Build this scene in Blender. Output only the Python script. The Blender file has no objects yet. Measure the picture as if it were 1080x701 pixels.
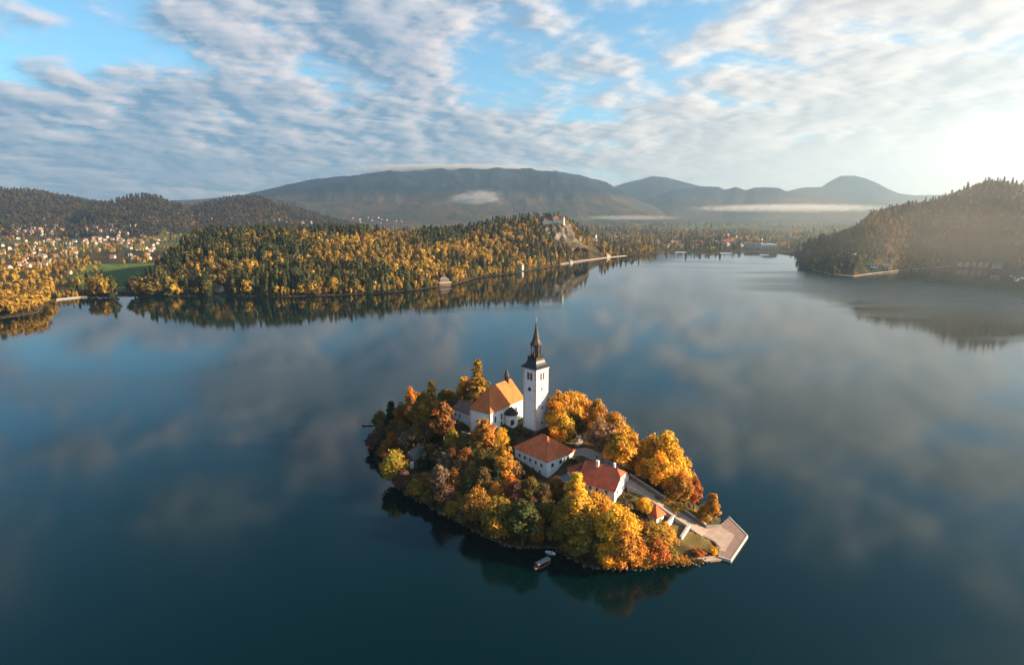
import bpy, math, random
import numpy as np
from mathutils import Vector, Matrix

C = bpy.context.scene.collection
scene = bpy.context.scene
R = math.radians

# ------------------------------------------------------------------ camera
FPX, HORIZON, CAM_H = 600.0, 225.0, 121.0          # focal length in photo pixels, horizon row, drone height over the lake
PITCH = math.atan((350.5 - HORIZON) / FPX)
cam_d = bpy.data.cameras.new("camera"); cam = bpy.data.objects.new("camera", cam_d); C.objects.link(cam)
cam.location = (0, 0, CAM_H); cam.rotation_euler = (math.pi/2 - PITCH, 0, 0)
cam_d.sensor_width = 36; cam_d.lens = 36*FPX/1080; cam_d.clip_start = 1; cam_d.clip_end = 120000
scene.camera = cam

# ------------------------------------------------------------------ light
SUN_AZ, SUN_EL = 97.0, 19.5
sdir = Vector((math.sin(R(SUN_AZ))*math.cos(R(SUN_EL)), math.cos(R(SUN_AZ))*math.cos(R(SUN_EL)), math.sin(R(SUN_EL))))
sl = bpy.data.lights.new("sun", 'SUN'); sun = bpy.data.objects.new("sun", sl); C.objects.link(sun)
sl.energy = 5.0; sl.angle = R(0.6); sl.color = (1.0, 0.77, 0.50)
sun.rotation_euler = sdir.to_track_quat('Z', 'Y').to_euler()
scene.view_settings.view_transform = 'Standard'; scene.view_settings.look = 'None'
scene.view_settings.exposure = 1.92; scene.view_settings.gamma = 1.0; scene.view_settings.use_curve_mapping = False
cy = scene.cycles
cy.max_bounces = 8; cy.diffuse_bounces = 2; cy.glossy_bounces = 3; cy.transmission_bounces = 4; cy.volume_bounces = 0
cy.use_denoising = True
HAZE_DENSITY = 8.2e-5
HAZE_ANISO = 0.62
HAZE_COLOR = (0.54, 0.78, 1.0, 1)
SKY_STRENGTH, CLOUD_STRENGTH = 0.074, 0.335

class NT:
    """small helper to wire shader nodes"""
    def __init__(s, nt): s.nt = nt; nt.nodes.clear()
    def n(s, typ, ins=None, **props):
        nd = s.nt.nodes.new(typ)
        for k, v in props.items(): setattr(nd, k, v)
        for k, v in (ins or {}).items():
            if isinstance(v, bpy.types.NodeSocket): s.nt.links.new(v, nd.inputs[k])
            else: nd.inputs[k].default_value = v
        return nd
    def math(s, op, a, b=0.0, c=None, clamp=False):
        d = {0: a, 1: b}
        if c is not None: d[2] = c
        return s.n('ShaderNodeMath', d, operation=op, use_clamp=clamp).outputs[0]
    def vmath(s, op, a, b):
        return s.n('ShaderNodeVectorMath', {0: a, 1: b}, operation=op)
    def mix(s, f, a, b, blend='MIX'):
        nd = s.nt.nodes.new('ShaderNodeMix'); nd.data_type = 'RGBA'; nd.blend_type = blend
        for i, v in ((0, f), (6, a), (7, b)):
            if isinstance(v, bpy.types.NodeSocket): s.nt.links.new(v, nd.inputs[i])
            else: nd.inputs[i].default_value = v if i == 0 else (tuple(v) + (1,))[:4]
        return nd.outputs[2]
    def smooth(s, v, lo, hi, t0=0.0, t1=1.0):
        return s.n('ShaderNodeMapRange', {0: v, 1: lo, 2: hi, 3: t0, 4: t1}, interpolation_type='SMOOTHSTEP').outputs[0]
    def lin(s, v, lo, hi, t0=0.0, t1=1.0):
        return s.n('ShaderNodeMapRange', {0: v, 1: lo, 2: hi, 3: t0, 4: t1}).outputs[0]
    def noise(s, vec, scale, detail=4, rough=0.5, dist=0.0, out=0):
        return s.n('ShaderNodeTexNoise', {'Vector': vec, 'Scale': scale, 'Detail': detail, 'Roughness': rough, 'Distortion': dist}).outputs[out]
    def mapping(s, vec, scale=(1, 1, 1), loc=(0, 0, 0), rot=(0, 0, 0)):
        return s.n('ShaderNodeMapping', {'Vector': vec, 'Scale': scale, 'Location': loc, 'Rotation': rot}).outputs[0]

# ---- world: clear sky with a broken layer of morning cloud
world = bpy.data.worlds.new("World"); scene.world = world; world.use_nodes = True
w = NT(world.node_tree)
sky = w.n('ShaderNodeTexSky', sky_type='NISHITA', sun_disc=False, sun_elevation=R(SUN_EL), sun_rotation=R(SUN_AZ), altitude=500, air_density=1.0, dust_density=0.3, ozone_density=2.5)
skybg = w.n('ShaderNodeBackground', {'Color': w.mix(1.0, sky.outputs[0], (0.60, 0.88, 0.86), 'MULTIPLY'), 'Strength': SKY_STRENGTH})
dirv = w.n('ShaderNodeTexCoord').outputs['Generated']
sx = w.n('ShaderNodeSeparateXYZ', {0: dirv})
zc = w.math('ADD', w.math('MAXIMUM', sx.outputs[2], 0.0), 0.20)
pv = w.n('ShaderNodeCombineXYZ', {0: w.math('DIVIDE', sx.outputs[0], zc), 1: w.math('DIVIDE', sx.outputs[1], zc), 2: 0.0}).outputs[0]
warp = w.noise(pv, 0.7, 2, 0.5, 0, 1)
pv2 = w.vmath('ADD', pv, w.vmath('SCALE', warp, (0, 0, 0)).outputs[0]).outputs[0]
SC = (3.3, 3.5, 1); SH = 0.10                        # a step towards the sun, for the lit side of each cloud
pm = w.mapping(pv, SC, (3.1, 7.7, 0), (0, 0, R(-6)))
pms = w.mapping(pv, SC, (3.1 + SH*1.5, 7.7 - SH*0.5, 0), (0, 0, R(-6)))
n_a = w.noise(pm, 0.95, 9, 0.57, 0.08); n_s = w.noise(pms, 0.95, 6, 0.54, 0.08)
n_big = w.noise(w.mapping(pv, (1, 1, 1), (1.3, 4.2, 0)), 0.95, 3, 0.5, 0.2)
cover = w.math('ADD', w.math('MULTIPLY', n_a, 0.60), w.math('MULTIPLY', n_big, 0.57))
low = w.math('SUBTRACT', w.smooth(sx.outputs[2], 0.24, 0.03, -0.02, 0.11), w.smooth(sx.outputs[2], 0.27, 0.55, 0.0, 0.12))  # more cloud seen edge on towards the horizon
cov = w.smooth(w.math('ADD', cover, low), 0.445, 0.60, 0.0, 1.0)
thick = w.smooth(w.math('ADD', cover, w.math('MULTIPLY', low, 0.6)), 0.53, 0.72)
relief = w.math('ADD', w.math('MULTIPLY', w.math('SUBTRACT', n_a, n_s), 6.2), 0.48)
lit = w.math('MULTIPLY', relief, w.math('SUBTRACT', 1.0, w.math('MULTIPLY', thick, 0.55)), clamp=True)
glow_dir = Vector((math.sin(R(48))*math.cos(R(3)), math.cos(R(48))*math.cos(R(3)), math.sin(R(3))))
gd = w.vmath('DOT_PRODUCT', dirv, tuple(glow_dir)).outputs['Value']
g_wide = w.smooth(gd, 0.52, 1.0)
g_core = w.math('MULTIPLY', w.math('POWER', w.math('MAXIMUM', gd, 0.0), 34.0), w.smooth(sx.outputs[2], 0.17, 0.05, 0.08, 1.0))
shade_l = w.mix(w.smooth(sx.outputs[2], 0.12, 0.0), (0.150, 0.275, 0.400), (0.24, 0.345, 0.46))
shade_c = w.mix(g_wide, shade_l, (0.57, 0.53, 0.51))
lit_c = w.mix(g_wide, (0.84, 0.73, 0.69), (1.08, 0.95, 0.80))
lit_c = w.mix(w.smooth(sx.outputs[2], 0.24, 0.50, 0.0, 0.5), lit_c, (1.5, 1.4, 1.38))
cl_c = w.mix(lit, shade_c, lit_c)
cl_c = w.mix(w.math('MULTIPLY', g_core, 0.88), cl_c, (1.5, 1.3, 1.05))
low_glow = w.math('MULTIPLY', w.smooth(gd, 0.72, 1.0), w.smooth(sx.outputs[2], 0.15, 0.01))
cl_c = w.mix(w.math('MULTIPLY', low_glow, 0.7), cl_c, (1.30, 1.10, 0.86))
cbg = w.n('ShaderNodeBackground', {'Color': cl_c, 'Strength': CLOUD_STRENGTH})
mixw = w.n('ShaderNodeMixShader', {0: w.math('MULTIPLY', cov, 0.93), 1: skybg.outputs[0], 2: cbg.outputs[0]})
w.n('ShaderNodeOutputWorld', {0: mixw.outputs[0]})

# ------------------------------------------------------------------ geometry helpers
CP, SP = math.cos(PITCH), math.sin(PITCH)
def ray(px, py):
    x = (px-540)/FPX; y = -(py-350.5)/FPX
    return (x, CP + y*SP, -SP + y*CP)
def at(px, py, z):
    """the point at height z that the photo shows at pixel (px, py)"""
    d = ray(px, py); t = (z-CAM_H)/d[2]
    return Vector((d[0]*t, d[1]*t, z))
def az_of(px, py=235.0):
    d = ray(px, py); return math.atan2(d[0], d[1])
def el_of(px, py):
    d = ray(px, py); return d[2]/math.hypot(d[0], d[1])

def tag(o, label=None, cat=None, group=None, kind=None):
    if label: o['label'] = label
    if cat: o['category'] = cat
    if group: o['group'] = group
    if kind: o['kind'] = kind
    return o
def empty(name, loc, rz=0.0, label=None, cat=None, group=None):
    o = bpy.data.objects.new(name, None); C.objects.link(o)
    o.location = loc; o.rotation_euler = (0, 0, rz); o.empty_display_size = 1
    return tag(o, label, cat, group)

class MB:
    """collects verts and faces, links them as one mesh object"""
    def __init__(s): s.v = []; s.f = []; s.m = []; s.cur = 0
    def add(s, vs, fs):
        b = len(s.v); s.v += [tuple(p) for p in vs]
        for f in fs: s.f.append(tuple(i+b for i in f)); s.m.append(s.cur)
        return s
    def box(s, x0, x1, y0, y1, z0, z1):
        return s.add([(x0,y0,z0),(x1,y0,z0),(x1,y1,z0),(x0,y1,z0),(x0,y0,z1),(x1,y0,z1),(x1,y1,z1),(x0,y1,z1)],
                     [(0,3,2,1),(4,5,6,7),(0,1,5,4),(1,2,6,5),(2,3,7,6),(3,0,4,7)])
    def prism(s, pts, z0, z1):
        """polygon (counter-clockwise) extruded; z0, z1 numbers or one per point"""
        n = len(pts); a = z0 if hasattr(z0, '__len__') else [z0]*n; b = z1 if hasattr(z1, '__len__') else [z1]*n
        vs = [(p[0], p[1], a[i]) for i, p in enumerate(pts)] + [(p[0], p[1], b[i]) for i, p in enumerate(pts)]
        return s.add(vs, [tuple(range(n-1, -1, -1)), tuple(range(n, 2*n))] + [(i, (i+1) % n, n+(i+1) % n, n+i) for i in range(n)])
    def lathe(s, prof, n=16, cx=0, cy=0, rot=0.0, cap=True):
        b = len(s.v)
        for r, z in prof:
            for k in range(n):
                a = rot + 2*math.pi*k/n; s.v.append((cx + r*math.cos(a), cy + r*math.sin(a), z))
        for i in range(len(prof)-1):
            for k in range(n):
                s.f.append((b+i*n+k, b+i*n+(k+1) % n, b+(i+1)*n+(k+1) % n, b+(i+1)*n+k)); s.m.append(s.cur)
        if cap:
            s.f.append(tuple(b+k for k in range(n-1, -1, -1))); s.m.append(s.cur)
            e = b+(len(prof)-1)*n; s.f.append(tuple(e+k for k in range(n))); s.m.append(s.cur)
        return s
    def tube(s, p, q, r0, r1, n=6):
        p, q = Vector(p), Vector(q); d = (q-p)
        if d.length < 1e-6: return s
        a = d.normalized().orthogonal().normalized(); c = d.normalized().cross(a)
        b = len(s.v)
        for pt, r in ((p, r0), (q, r1)):
            for k in range(n):
                t = 2*math.pi*k/n; s.v.append(tuple(pt + a*(r*math.cos(t)) + c*(r*math.sin(t))))
        for k in range(n):
            s.f.append((b+k, b+(k+1) % n, b+n+(k+1) % n, b+n+k)); s.m.append(s.cur)
        s.f.append(tuple(b+n+k for k in range(n))); s.m.append(s.cur)
        return s
    def slab(s, quad, t):
        """a thick sheet: quad (counter-clockwise seen from outside) pushed inwards by t"""
        q = [Vector(p) for p in quad]; nrm = (q[1]-q[0]).cross(q[2]-q[0]).normalized()
        lo = [p - nrm*t for p in q]; n = len(q)
        return s.add(q+lo, [tuple(range(n)), tuple(range(2*n-1, n-1, -1))] + [(i, n+i, n+(i+1) % n, (i+1) % n) for i in range(n)])
    def mesh(s, name, mats):
        me = bpy.data.meshes.new(name); me.from_pydata(s.v, [], s.f)
        for m in (mats if isinstance(mats, (list, tuple)) else [mats]): me.materials.append(m)
        if any(s.m): me.polygons.foreach_set('material_index', s.m)
        me.validate(); me.update(); return me
    def build(s, name, mats, parent=None):
        o = bpy.data.objects.new(name, s.mesh(name, mats)); C.objects.link(o)
        if parent is not None: o.parent = parent
        return o

# ------------------------------------------------------------------ materials
def mat(name, build):
    m = bpy.data.materials.new(name); m.use_nodes = True
    t = NT(m.node_tree); out = build(t)
    t.n('ShaderNodeOutputMaterial', {0: out}); return m
def bsdf(t, col, rough=0.8, spec=0.3, normal=None, **kw):
    ins = {'Base Color': col if isinstance(col, bpy.types.NodeSocket) else tuple(col)+(1,), 'Roughness': rough, 'Specular IOR Level': spec}
    if normal is not None: ins['Normal'] = normal
    ins.update(kw)
    return t.n('ShaderNodeBsdfPrincipled', ins).outputs[0]
def bump(t, h, strength, dist):
    return t.n('ShaderNodeBump', {'Height': h, 'Strength': strength, 'Distance': dist}).outputs[0]
def obj_co(t): return t.n('ShaderNodeTexCoord').outputs['Object']
def world_co(t): return t.n('ShaderNodeNewGeometry').outputs['Position']

def plaster(name, c, stain=(0.62, 0.57, 0.50), amt=0.75):
    def b(t):
        p = obj_co(t)
        n = t.noise(p, 0.35, 6, 0.65); n2 = t.noise(t.mapping(p, (1.6, 1.6, 0.25)), 1.0, 5, 0.6)
        f = t.math('MULTIPLY', t.smooth(t.math('ADD', t.math('MULTIPLY', n, 0.5), t.math('MULTIPLY', n2, 0.5)), 0.45, 0.75), amt)
        col = t.mix(f, c, tuple(a*b_ for a, b_ in zip(c, stain)))
        return bsdf(t, col, 0.9, 0.15, bump(t, t.noise(p, 5, 4), 0.25, 0.05))
    return mat(name, b)
def tiles(name, c1, c2, c3):
    """clay tiles: rows down the slope, each tile of its own tone, patches of weathering"""
    def b(t):
        p = obj_co(t)
        v = t.n('ShaderNodeTexVoronoi', {'Vector': t.mapping(p, (2.2, 2.2, 3.2)), 'Scale': 1.0}, feature='F1')
        k = t.n('ShaderNodeSeparateColor', {0: v.outputs['Color']}).outputs[0]
        big = t.noise(p, 0.28, 5, 0.6)
        col = t.mix(k, c1, c2); col = t.mix(t.math('MULTIPLY', t.smooth(big, 0.42, 0.66), 0.8), col, c3)
        mid = t.n('ShaderNodeSeparateColor', {0: t.n('ShaderNodeTexVoronoi', {'Vector': t.mapping(p, (.7, .7, 1.5)), 'Scale': 1.0}, feature='F1').outputs['Color']}).outputs[1]
        col = t.mix(t.math('MULTIPLY', mid, 0.32), col, tuple(x*.62 for x in c1))
        row = t.n('ShaderNodeTexWave', {'Vector': p, 'Scale': 0.42, 'Distortion': 1.2, 'Detail': 2.0, 'Detail Scale': 1.5}, wave_type='BANDS', bands_direction='Z').outputs['Fac']
        col = t.mix(t.math('MULTIPLY', t.smooth(row, .35, .0), 0.35), col, tuple(x*.5 for x in c3))
        wv = t.n('ShaderNodeTexWave', {'Vector': p, 'Scale': 1.1, 'Distortion': 0.6, 'Detail': 1.0}, wave_type='BANDS', bands_direction='Z').outputs['Fac']
        return bsdf(t, col, 0.85, 0.2, bump(t, t.math('ADD', wv, t.math('MULTIPLY', k, 0.6)), 0.55, 0.12))
    return mat(name, b)
def stone(name, c1, c2, scale=1.2, rough=0.9):
    def b(t):
        p = obj_co(t)
        v = t.n('ShaderNodeTexVoronoi', {'Vector': p, 'Scale': scale}, feature='F1')
        k = t.n('ShaderNodeSeparateColor', {0: v.outputs['Color']}).outputs[0]
        d = t.n('ShaderNodeTexVoronoi', {'Vector': p, 'Scale': scale}, feature='DISTANCE_TO_EDGE').outputs['Distance']
        n = t.noise(p, 0.5, 6, 0.6)
        col = t.mix(t.math('ADD', t.math('MULTIPLY', k, 0.5), t.math('MULTIPLY', n, 0.5)), c1, c2)
        return bsdf(t, col, rough, 0.2, bump(t, t.math('ADD', t.smooth(d, 0.0, 0.09), t.math('MULTIPLY', t.noise(p, 6, 4), 0.4)), 0.5, 0.06))
    return mat(name, b)
def plain(name, c, rough=0.7, var=0.25, scale=1.0, spec=0.3, **kw):
    def b(t):
        n = t.noise(obj_co(t), scale, 5, 0.6)
        return bsdf(t, t.mix(n, tuple(x*(1-var) for x in c), tuple(x*(1+var) for x in c)), rough, spec, **kw)
    return mat(name, b)
def leaf_mat(name, per_object):
    """leaves: the crown's own colour times each leaf's own tint, part of the light passing through"""
    def b(t):
        if per_object:
            base = t.n('ShaderNodeObjectInfo').outputs['Color']
            tint = t.n('ShaderNodeAttribute', attribute_name='tint').outputs['Color']
            col = t.mix(1.0, base, tint, 'MULTIPLY')
        else:
            col = t.n('ShaderNodeAttribute', attribute_name='tint').outputs['Color']
        d = bsdf(t, col, 0.65, 0.15)
        tr = t.n('ShaderNodeBsdfTranslucent', {'Color': col}).outputs[0]
        return t.n('ShaderNodeMixShader', {0: 0.32, 1: d, 2: tr}).outputs[0]
    return mat(name, b)

M = {}
M['white'] = plaster('white_plaster', (0.80, 0.79, 0.77))
M['housewall'] = plaster('house_plaster', (0.44, 0.39, 0.32))
M['cream'] = plaster('cream_plaster', (0.74, 0.66, 0.52))
M['quoin'] = stone('quoin_stone', (0.62, 0.42, 0.30), (0.74, 0.55, 0.42), 0.9)
M['tile_orange'] = tiles('orange_clay_tiles', (0.52, 0.135, 0.042), (0.66, 0.21, 0.055), (0.42, 0.12, 0.05))
M['tile_red'] = tiles('red_clay_tiles', (0.60, 0.125, 0.045), (0.74, 0.20, 0.065), (0.46, 0.105, 0.05))
M['tile_dark'] = tiles('weathered_brown_tiles', (0.46, 0.092, 0.045), (0.58, 0.135, 0.060), (0.34, 0.09, 0.05))
M['tile_mauve'] = tiles('old_mauve_tiles', (0.22, 0.11, 0.10), (0.29, 0.14, 0.12), (0.15, 0.10, 0.10))
M['paleroof'] = plain('pale_sheet_roof', (0.55, 0.56, 0.58), 0.6, 0.15, 0.5)
M['house_red'] = tiles('faded_red_tiles', (0.24, 0.10, 0.065), (0.30, 0.13, 0.08), (0.18, 0.085, 0.06))
M['house_brown'] = tiles('faded_brown_tiles', (0.15, 0.085, 0.06), (0.20, 0.11, 0.08), (0.12, 0.08, 0.06))
M['house_orange'] = tiles('faded_orange_tiles', (0.34, 0.165, 0.085), (0.40, 0.20, 0.10), (0.26, 0.14, 0.08))
M['shingle'] = tiles('grey_shingles', (0.15, 0.13, 0.13), (0.20, 0.175, 0.17), (0.11, 0.10, 0.10))
M['copper'] = plain('dark_sheet_metal', (0.032, 0.029, 0.029), 0.42, 0.45, 1.2, 0.5, Metallic=0.5)
M['copper2'] = plain('weathered_spire_panels', (0.050, 0.034, 0.028), 0.6, 0.6, 1.0)
M['gold'] = plain('gilded_metal', (0.85, 0.55, 0.18), 0.25, 0.1, 1, 0.5, Metallic=1.0)
M['dark'] = plain('dark_opening', (0.025, 0.027, 0.03), 0.35, 0.3, 2, 0.5)
M['glass'] = plain('window_glass', (0.05, 0.06, 0.075), 0.12, 0.3, 1, 0.6)
M['wood'] = plain('old_timber', (0.15, 0.09, 0.055), 0.8, 0.35, 3)
M['bark'] = plain('bark', (0.075, 0.055, 0.042), 0.95, 0.4, 2)
M['twig'] = plain('bare_twigs', (0.22, 0.15, 0.115), 0.9, 0.3, 1)
M['paving'] = stone('pale_stone_paving', (0.33, 0.235, 0.18), (0.50, 0.37, 0.29), 0.55)
M['brickpave'] = stone('red_brown_paving', (0.20, 0.130, 0.102), (0.29, 0.190, 0.152), 0.8)
M['kerb'] = stone('pale_kerb_stone', (0.46, 0.40, 0.34), (0.60, 0.53, 0.46), 0.7)
M['wallstone'] = stone('grey_wall_stone', (0.20, 0.175, 0.16), (0.32, 0.285, 0.26), 1.3)
M['darkenedstone'] = stone('darkened_stone', (0.10, 0.085, 0.08), (0.17, 0.15, 0.14), 1.3)
M['path'] = plain('gravel', (0.36, 0.29, 0.25), 0.95, 0.25, 0.8)
M['canvas'] = plain('grey_canvas', (0.20, 0.19, 0.19), 0.85, 0.2, 1.5)
M['boatwhite'] = plain('white_boat_paint', (0.78, 0.78, 0.76), 0.4, 0.08, 1)
M['boatwood'] = plain('varnished_wood', (0.28, 0.12, 0.05), 0.4, 0.3, 3)
M['redpaint'] = plain('red_paint', (0.40, 0.05, 0.03), 0.5, 0.2, 1)
def rock_mat(t):
    p = world_co(t); nz = t.n('ShaderNodeSeparateXYZ', {0: t.n('ShaderNodeNewGeometry').outputs['Normal']}).outputs[2]
    a = t.noise(t.mapping(p, (.06, .06, .025)), 1.0, 8, .7); b = t.noise(p, .12, 6, .7)
    col = t.mix(t.smooth(a, .38, .62), (0.07, 0.065, 0.06), (0.27, 0.225, 0.185))
    brush = t.smooth(t.math('ADD', nz, t.math('MULTIPLY', b, .9)), .72, 1.0)
    col = t.mix(brush, col, t.mix(b, (.035, .042, .018), (.16, .085, .03)))
    return bsdf(t, col, .95, .1, bump(t, t.math('ADD', a, b), 1.0, 5.0))
M['rock'] = mat('crag_rock', rock_mat)
M['greyroof'] = plain('grey_sheet_roof', (0.15, 0.14, 0.14), 0.7, 0.3, 0.6)
M['bluegrey'] = plaster('blue_grey_plaster', (0.56, 0.59, 0.63))
M['leaf'] = leaf_mat('leaves', True)
M['leaf_far'] = leaf_mat('leaves_of_many_trees', False)

def ground_mat(t):
    p = world_co(t)
    a = t.noise(p, 0.35, 6, 0.65); b = t.noise(p, 0.06, 4, 0.6); c = t.noise(p, 2.0, 5, 0.7)
    col = t.mix(t.smooth(b, 0.42, 0.6), (0.085, 0.05, 0.026), (0.075, 0.082, 0.026))
    col = t.mix(t.math('MULTIPLY', t.smooth(a, 0.5, 0.7), 0.75), col, (0.23, 0.115, 0.03))
    lawn = t.n('ShaderNodeAttribute', attribute_name='lawn').outputs['Fac']
    col = t.mix(lawn, col, t.mix(a, (0.125, 0.10, 0.028), (0.24, 0.16, 0.05)))
    col = t.mix(t.math('MULTIPLY', t.smooth(c, 0.35, 0.65), 0.35), col, (0.04, 0.032, 0.02))
    return bsdf(t, col, 0.95, 0.1, bump(t, c, 0.8, 0.4))
M['island'] = mat('leaf_litter_and_grass', ground_mat)

def land_mat(t):
    p = world_co(t)
    sep = t.n('ShaderNodeSeparateXYZ', {0: p})
    n1 = t.noise(p, 0.0045, 8, 0.62); n2 = t.noise(p, 0.03, 6, 0.7); n3 = t.noise(p, 0.0011, 5, 0.55)
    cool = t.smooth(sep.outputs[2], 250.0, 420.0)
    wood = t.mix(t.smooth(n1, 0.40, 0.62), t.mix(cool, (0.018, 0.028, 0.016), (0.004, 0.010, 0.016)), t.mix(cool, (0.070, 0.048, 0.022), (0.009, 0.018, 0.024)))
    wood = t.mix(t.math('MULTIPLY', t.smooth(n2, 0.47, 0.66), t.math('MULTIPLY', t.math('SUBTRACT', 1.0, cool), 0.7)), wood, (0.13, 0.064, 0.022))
    meadow = t.n('ShaderNodeAttribute', attribute_name='meadow').outputs['Fac']
    grass = t.mix(n2, (0.075, 0.125, 0.028), (0.13, 0.15, 0.04))
    col = t.mix(meadow, wood, grass)
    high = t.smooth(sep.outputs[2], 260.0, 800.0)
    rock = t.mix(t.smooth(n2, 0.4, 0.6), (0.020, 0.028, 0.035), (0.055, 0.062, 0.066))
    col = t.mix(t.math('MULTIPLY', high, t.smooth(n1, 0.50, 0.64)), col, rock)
    sand = t.smooth(sep.outputs[2], 1.6, 0.6)
    col = t.mix(t.math('MULTIPLY', sand, 0.5), col, (0.085, 0.065, 0.042))
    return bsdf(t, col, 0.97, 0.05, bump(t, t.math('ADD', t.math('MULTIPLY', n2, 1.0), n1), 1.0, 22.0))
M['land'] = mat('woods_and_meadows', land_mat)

def water_mat(t):
    p = world_co(t)
    streak = t.noise(t.mapping(p, (0.0016, 0.009, 1), (3, 1, 0), (0, 0, R(-8))), 1.0, 5, 0.55, 0.6)
    big = t.noise(t.mapping(p, (0.0011, 0.0022, 1), (7.3, 2.0, 0)), 1.0, 3, 0.5)
    rough = t.math('ADD', 0.025, t.math('MULTIPLY', t.smooth(t.math('ADD', t.math('MULTIPLY', streak, 0.6), t.math('MULTIPLY', big, 0.4)), 0.49, 0.61), 0.11))
    # a breeze ruffles the wide water towards the right shore
    wc = (620.0, 930.0, 0.0)
    e = t.vmath('LENGTH', t.vmath('MULTIPLY', t.vmath('SUBTRACT', p, tuple(wc)).outputs[0], (1/260.0, 1/330.0, 1)).outputs[0], (0, 0, 0)).outputs['Value']
    breeze = t.smooth(t.math('ADD', e, t.math('MULTIPLY', t.math('SUBTRACT', streak, .5), 1.6)), 1.15, 0.35)
    rough = t.math('ADD', rough, t.math('MULTIPLY', breeze, 0.28))
    rip = t.noise(t.mapping(p, (0.35, 0.55, 1)), 1.0, 4, 0.6)
    nrm = t.n('ShaderNodeBump', {'Height': rip, 'Strength': 0.05, 'Distance': 0.3}).outputs[0]
    depth = t.noise(t.mapping(p, (0.004, 0.004, 1)), 1.0, 3, 0.5)
    col = t.mix(depth, (0.0002, 0.0058, 0.0068), (0.0003, 0.0095, 0.0108))
    return bsdf(t, col, rough, 0.5, nrm, IOR=1.345, **{'Specular Tint': (0.50, 0.92, 1.0, 1)})
M['water'] = mat('lake_water', water_mat)

# ------------------------------------------------------------------ terrain round the lake
def vnoise(x, y, seed=0):
    xi = np.floor(x).astype(np.int64); yi = np.floor(y).astype(np.int64); fx = x-xi; fy = y-yi
    def h(a, b):
        k = (a*374761393 + b*668265263 + seed*1442695041) & 0xffffffff
        k = ((k ^ (k >> 13))*1274126177) & 0xffffffff
        return ((k ^ (k >> 16)) & 0xffff)/65535.0
    fx = fx*fx*(3-2*fx); fy = fy*fy*(3-2*fy)
    return (h(xi, yi)*(1-fx)+h(xi+1, yi)*fx)*(1-fy) + (h(xi, yi+1)*(1-fx)+h(xi+1, yi+1)*fx)*fy
def fbm(x, y, octv=5, seed=0, gain=0.5):
    s = 0; a = 1.0; tot = 0
    for k in range(octv):
        s = s + a*vnoise(x*2**k, y*2**k, seed+k); tot += a; a *= gain
    return s/tot
def ridged(x, y, octv=5, seed=0):
    s = 0; a = 1.0; tot = 0
    for k in range(octv):
        s = s + a*(1-np.abs(2*vnoise(x*2**k, y*2**k, seed+k)-1)); tot += a; a *= 0.5
    return s/tot
def sstep(t): t = np.clip(t, 0, 1); return t*t*(3-2*t)

shore_px = [(-260, 372), (-120, 352), (-40, 341), (0, 336), (25, 333), (40, 330), (46, 324), (50, 318.5), (62, 316.5), (85, 314), (130, 313), (230, 312.5), (300, 313), (350, 311.5),
            (403, 309), (440, 305.5), (458, 303), (480, 300), (503, 293), (547, 287.5), (566, 283.5), (593, 279), (640, 272), (681, 268), (711, 265.5), (741, 268),
            (778, 266), (802, 266), (823, 268), (837, 270), (846, 276), (855, 284), (874, 289.5), (900, 292), (914, 290), (957, 285.5), (1005, 283), (1040, 283.5), (1065, 290), (1100, 294), (1200, 300), (1340, 310)]
sh_az, sh_r = [], []
for px, py in shore_px:
    q = at(px, py, 0); sh_az.append(math.atan2(q.x, q.y)); sh_r.append(math.hypot(q.x, q.y))
sh_az = [-math.pi, R(-95)] + sh_az + [R(95), math.pi]; sh_r = [1000, 900] + sh_r + [1500, 1000]
def shore_r(az): return np.interp(az, sh_az, sh_r)

class Layer:
    def __init__(s, nodes, back, front=None, tree=0.0, amp=0.1, nscale=0.01, power=1.0, seed=0):
        s.az = [az_of(p[0], p[1]) for p in nodes]
        s.R = [p[2] for p in nodes]
        s.H = [CAM_H + el_of(p[0], p[1])*p[2] - tree for p in nodes]
        s.back, s.front, s.amp, s.ns, s.pw, s.seed = back, front, amp, nscale, power, seed
    def z(s, az, r, sr):
        Rr = np.interp(az, s.az, s.R); H = np.interp(az, s.az, s.H, left=-60, right=-60)
        fr = s.front if s.front else np.maximum(Rr-sr-4, 30)
        tf = np.clip((r-(Rr-fr))/fr, 0, 1)**s.pw
        t = np.where(r < Rr, sstep(tf)*0.55 + 0.45*np.sin(tf*math.pi/2), 1-sstep((r-Rr)/s.back))
        x, y = r*np.sin(az), r*np.cos(az)
        nz = ridged(x*s.ns, y*s.ns, 5, s.seed)
        return H*t*(1 + s.amp*(nz-0.72)*(1-0.82*np.clip(t, 0, 1)**3))
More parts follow.
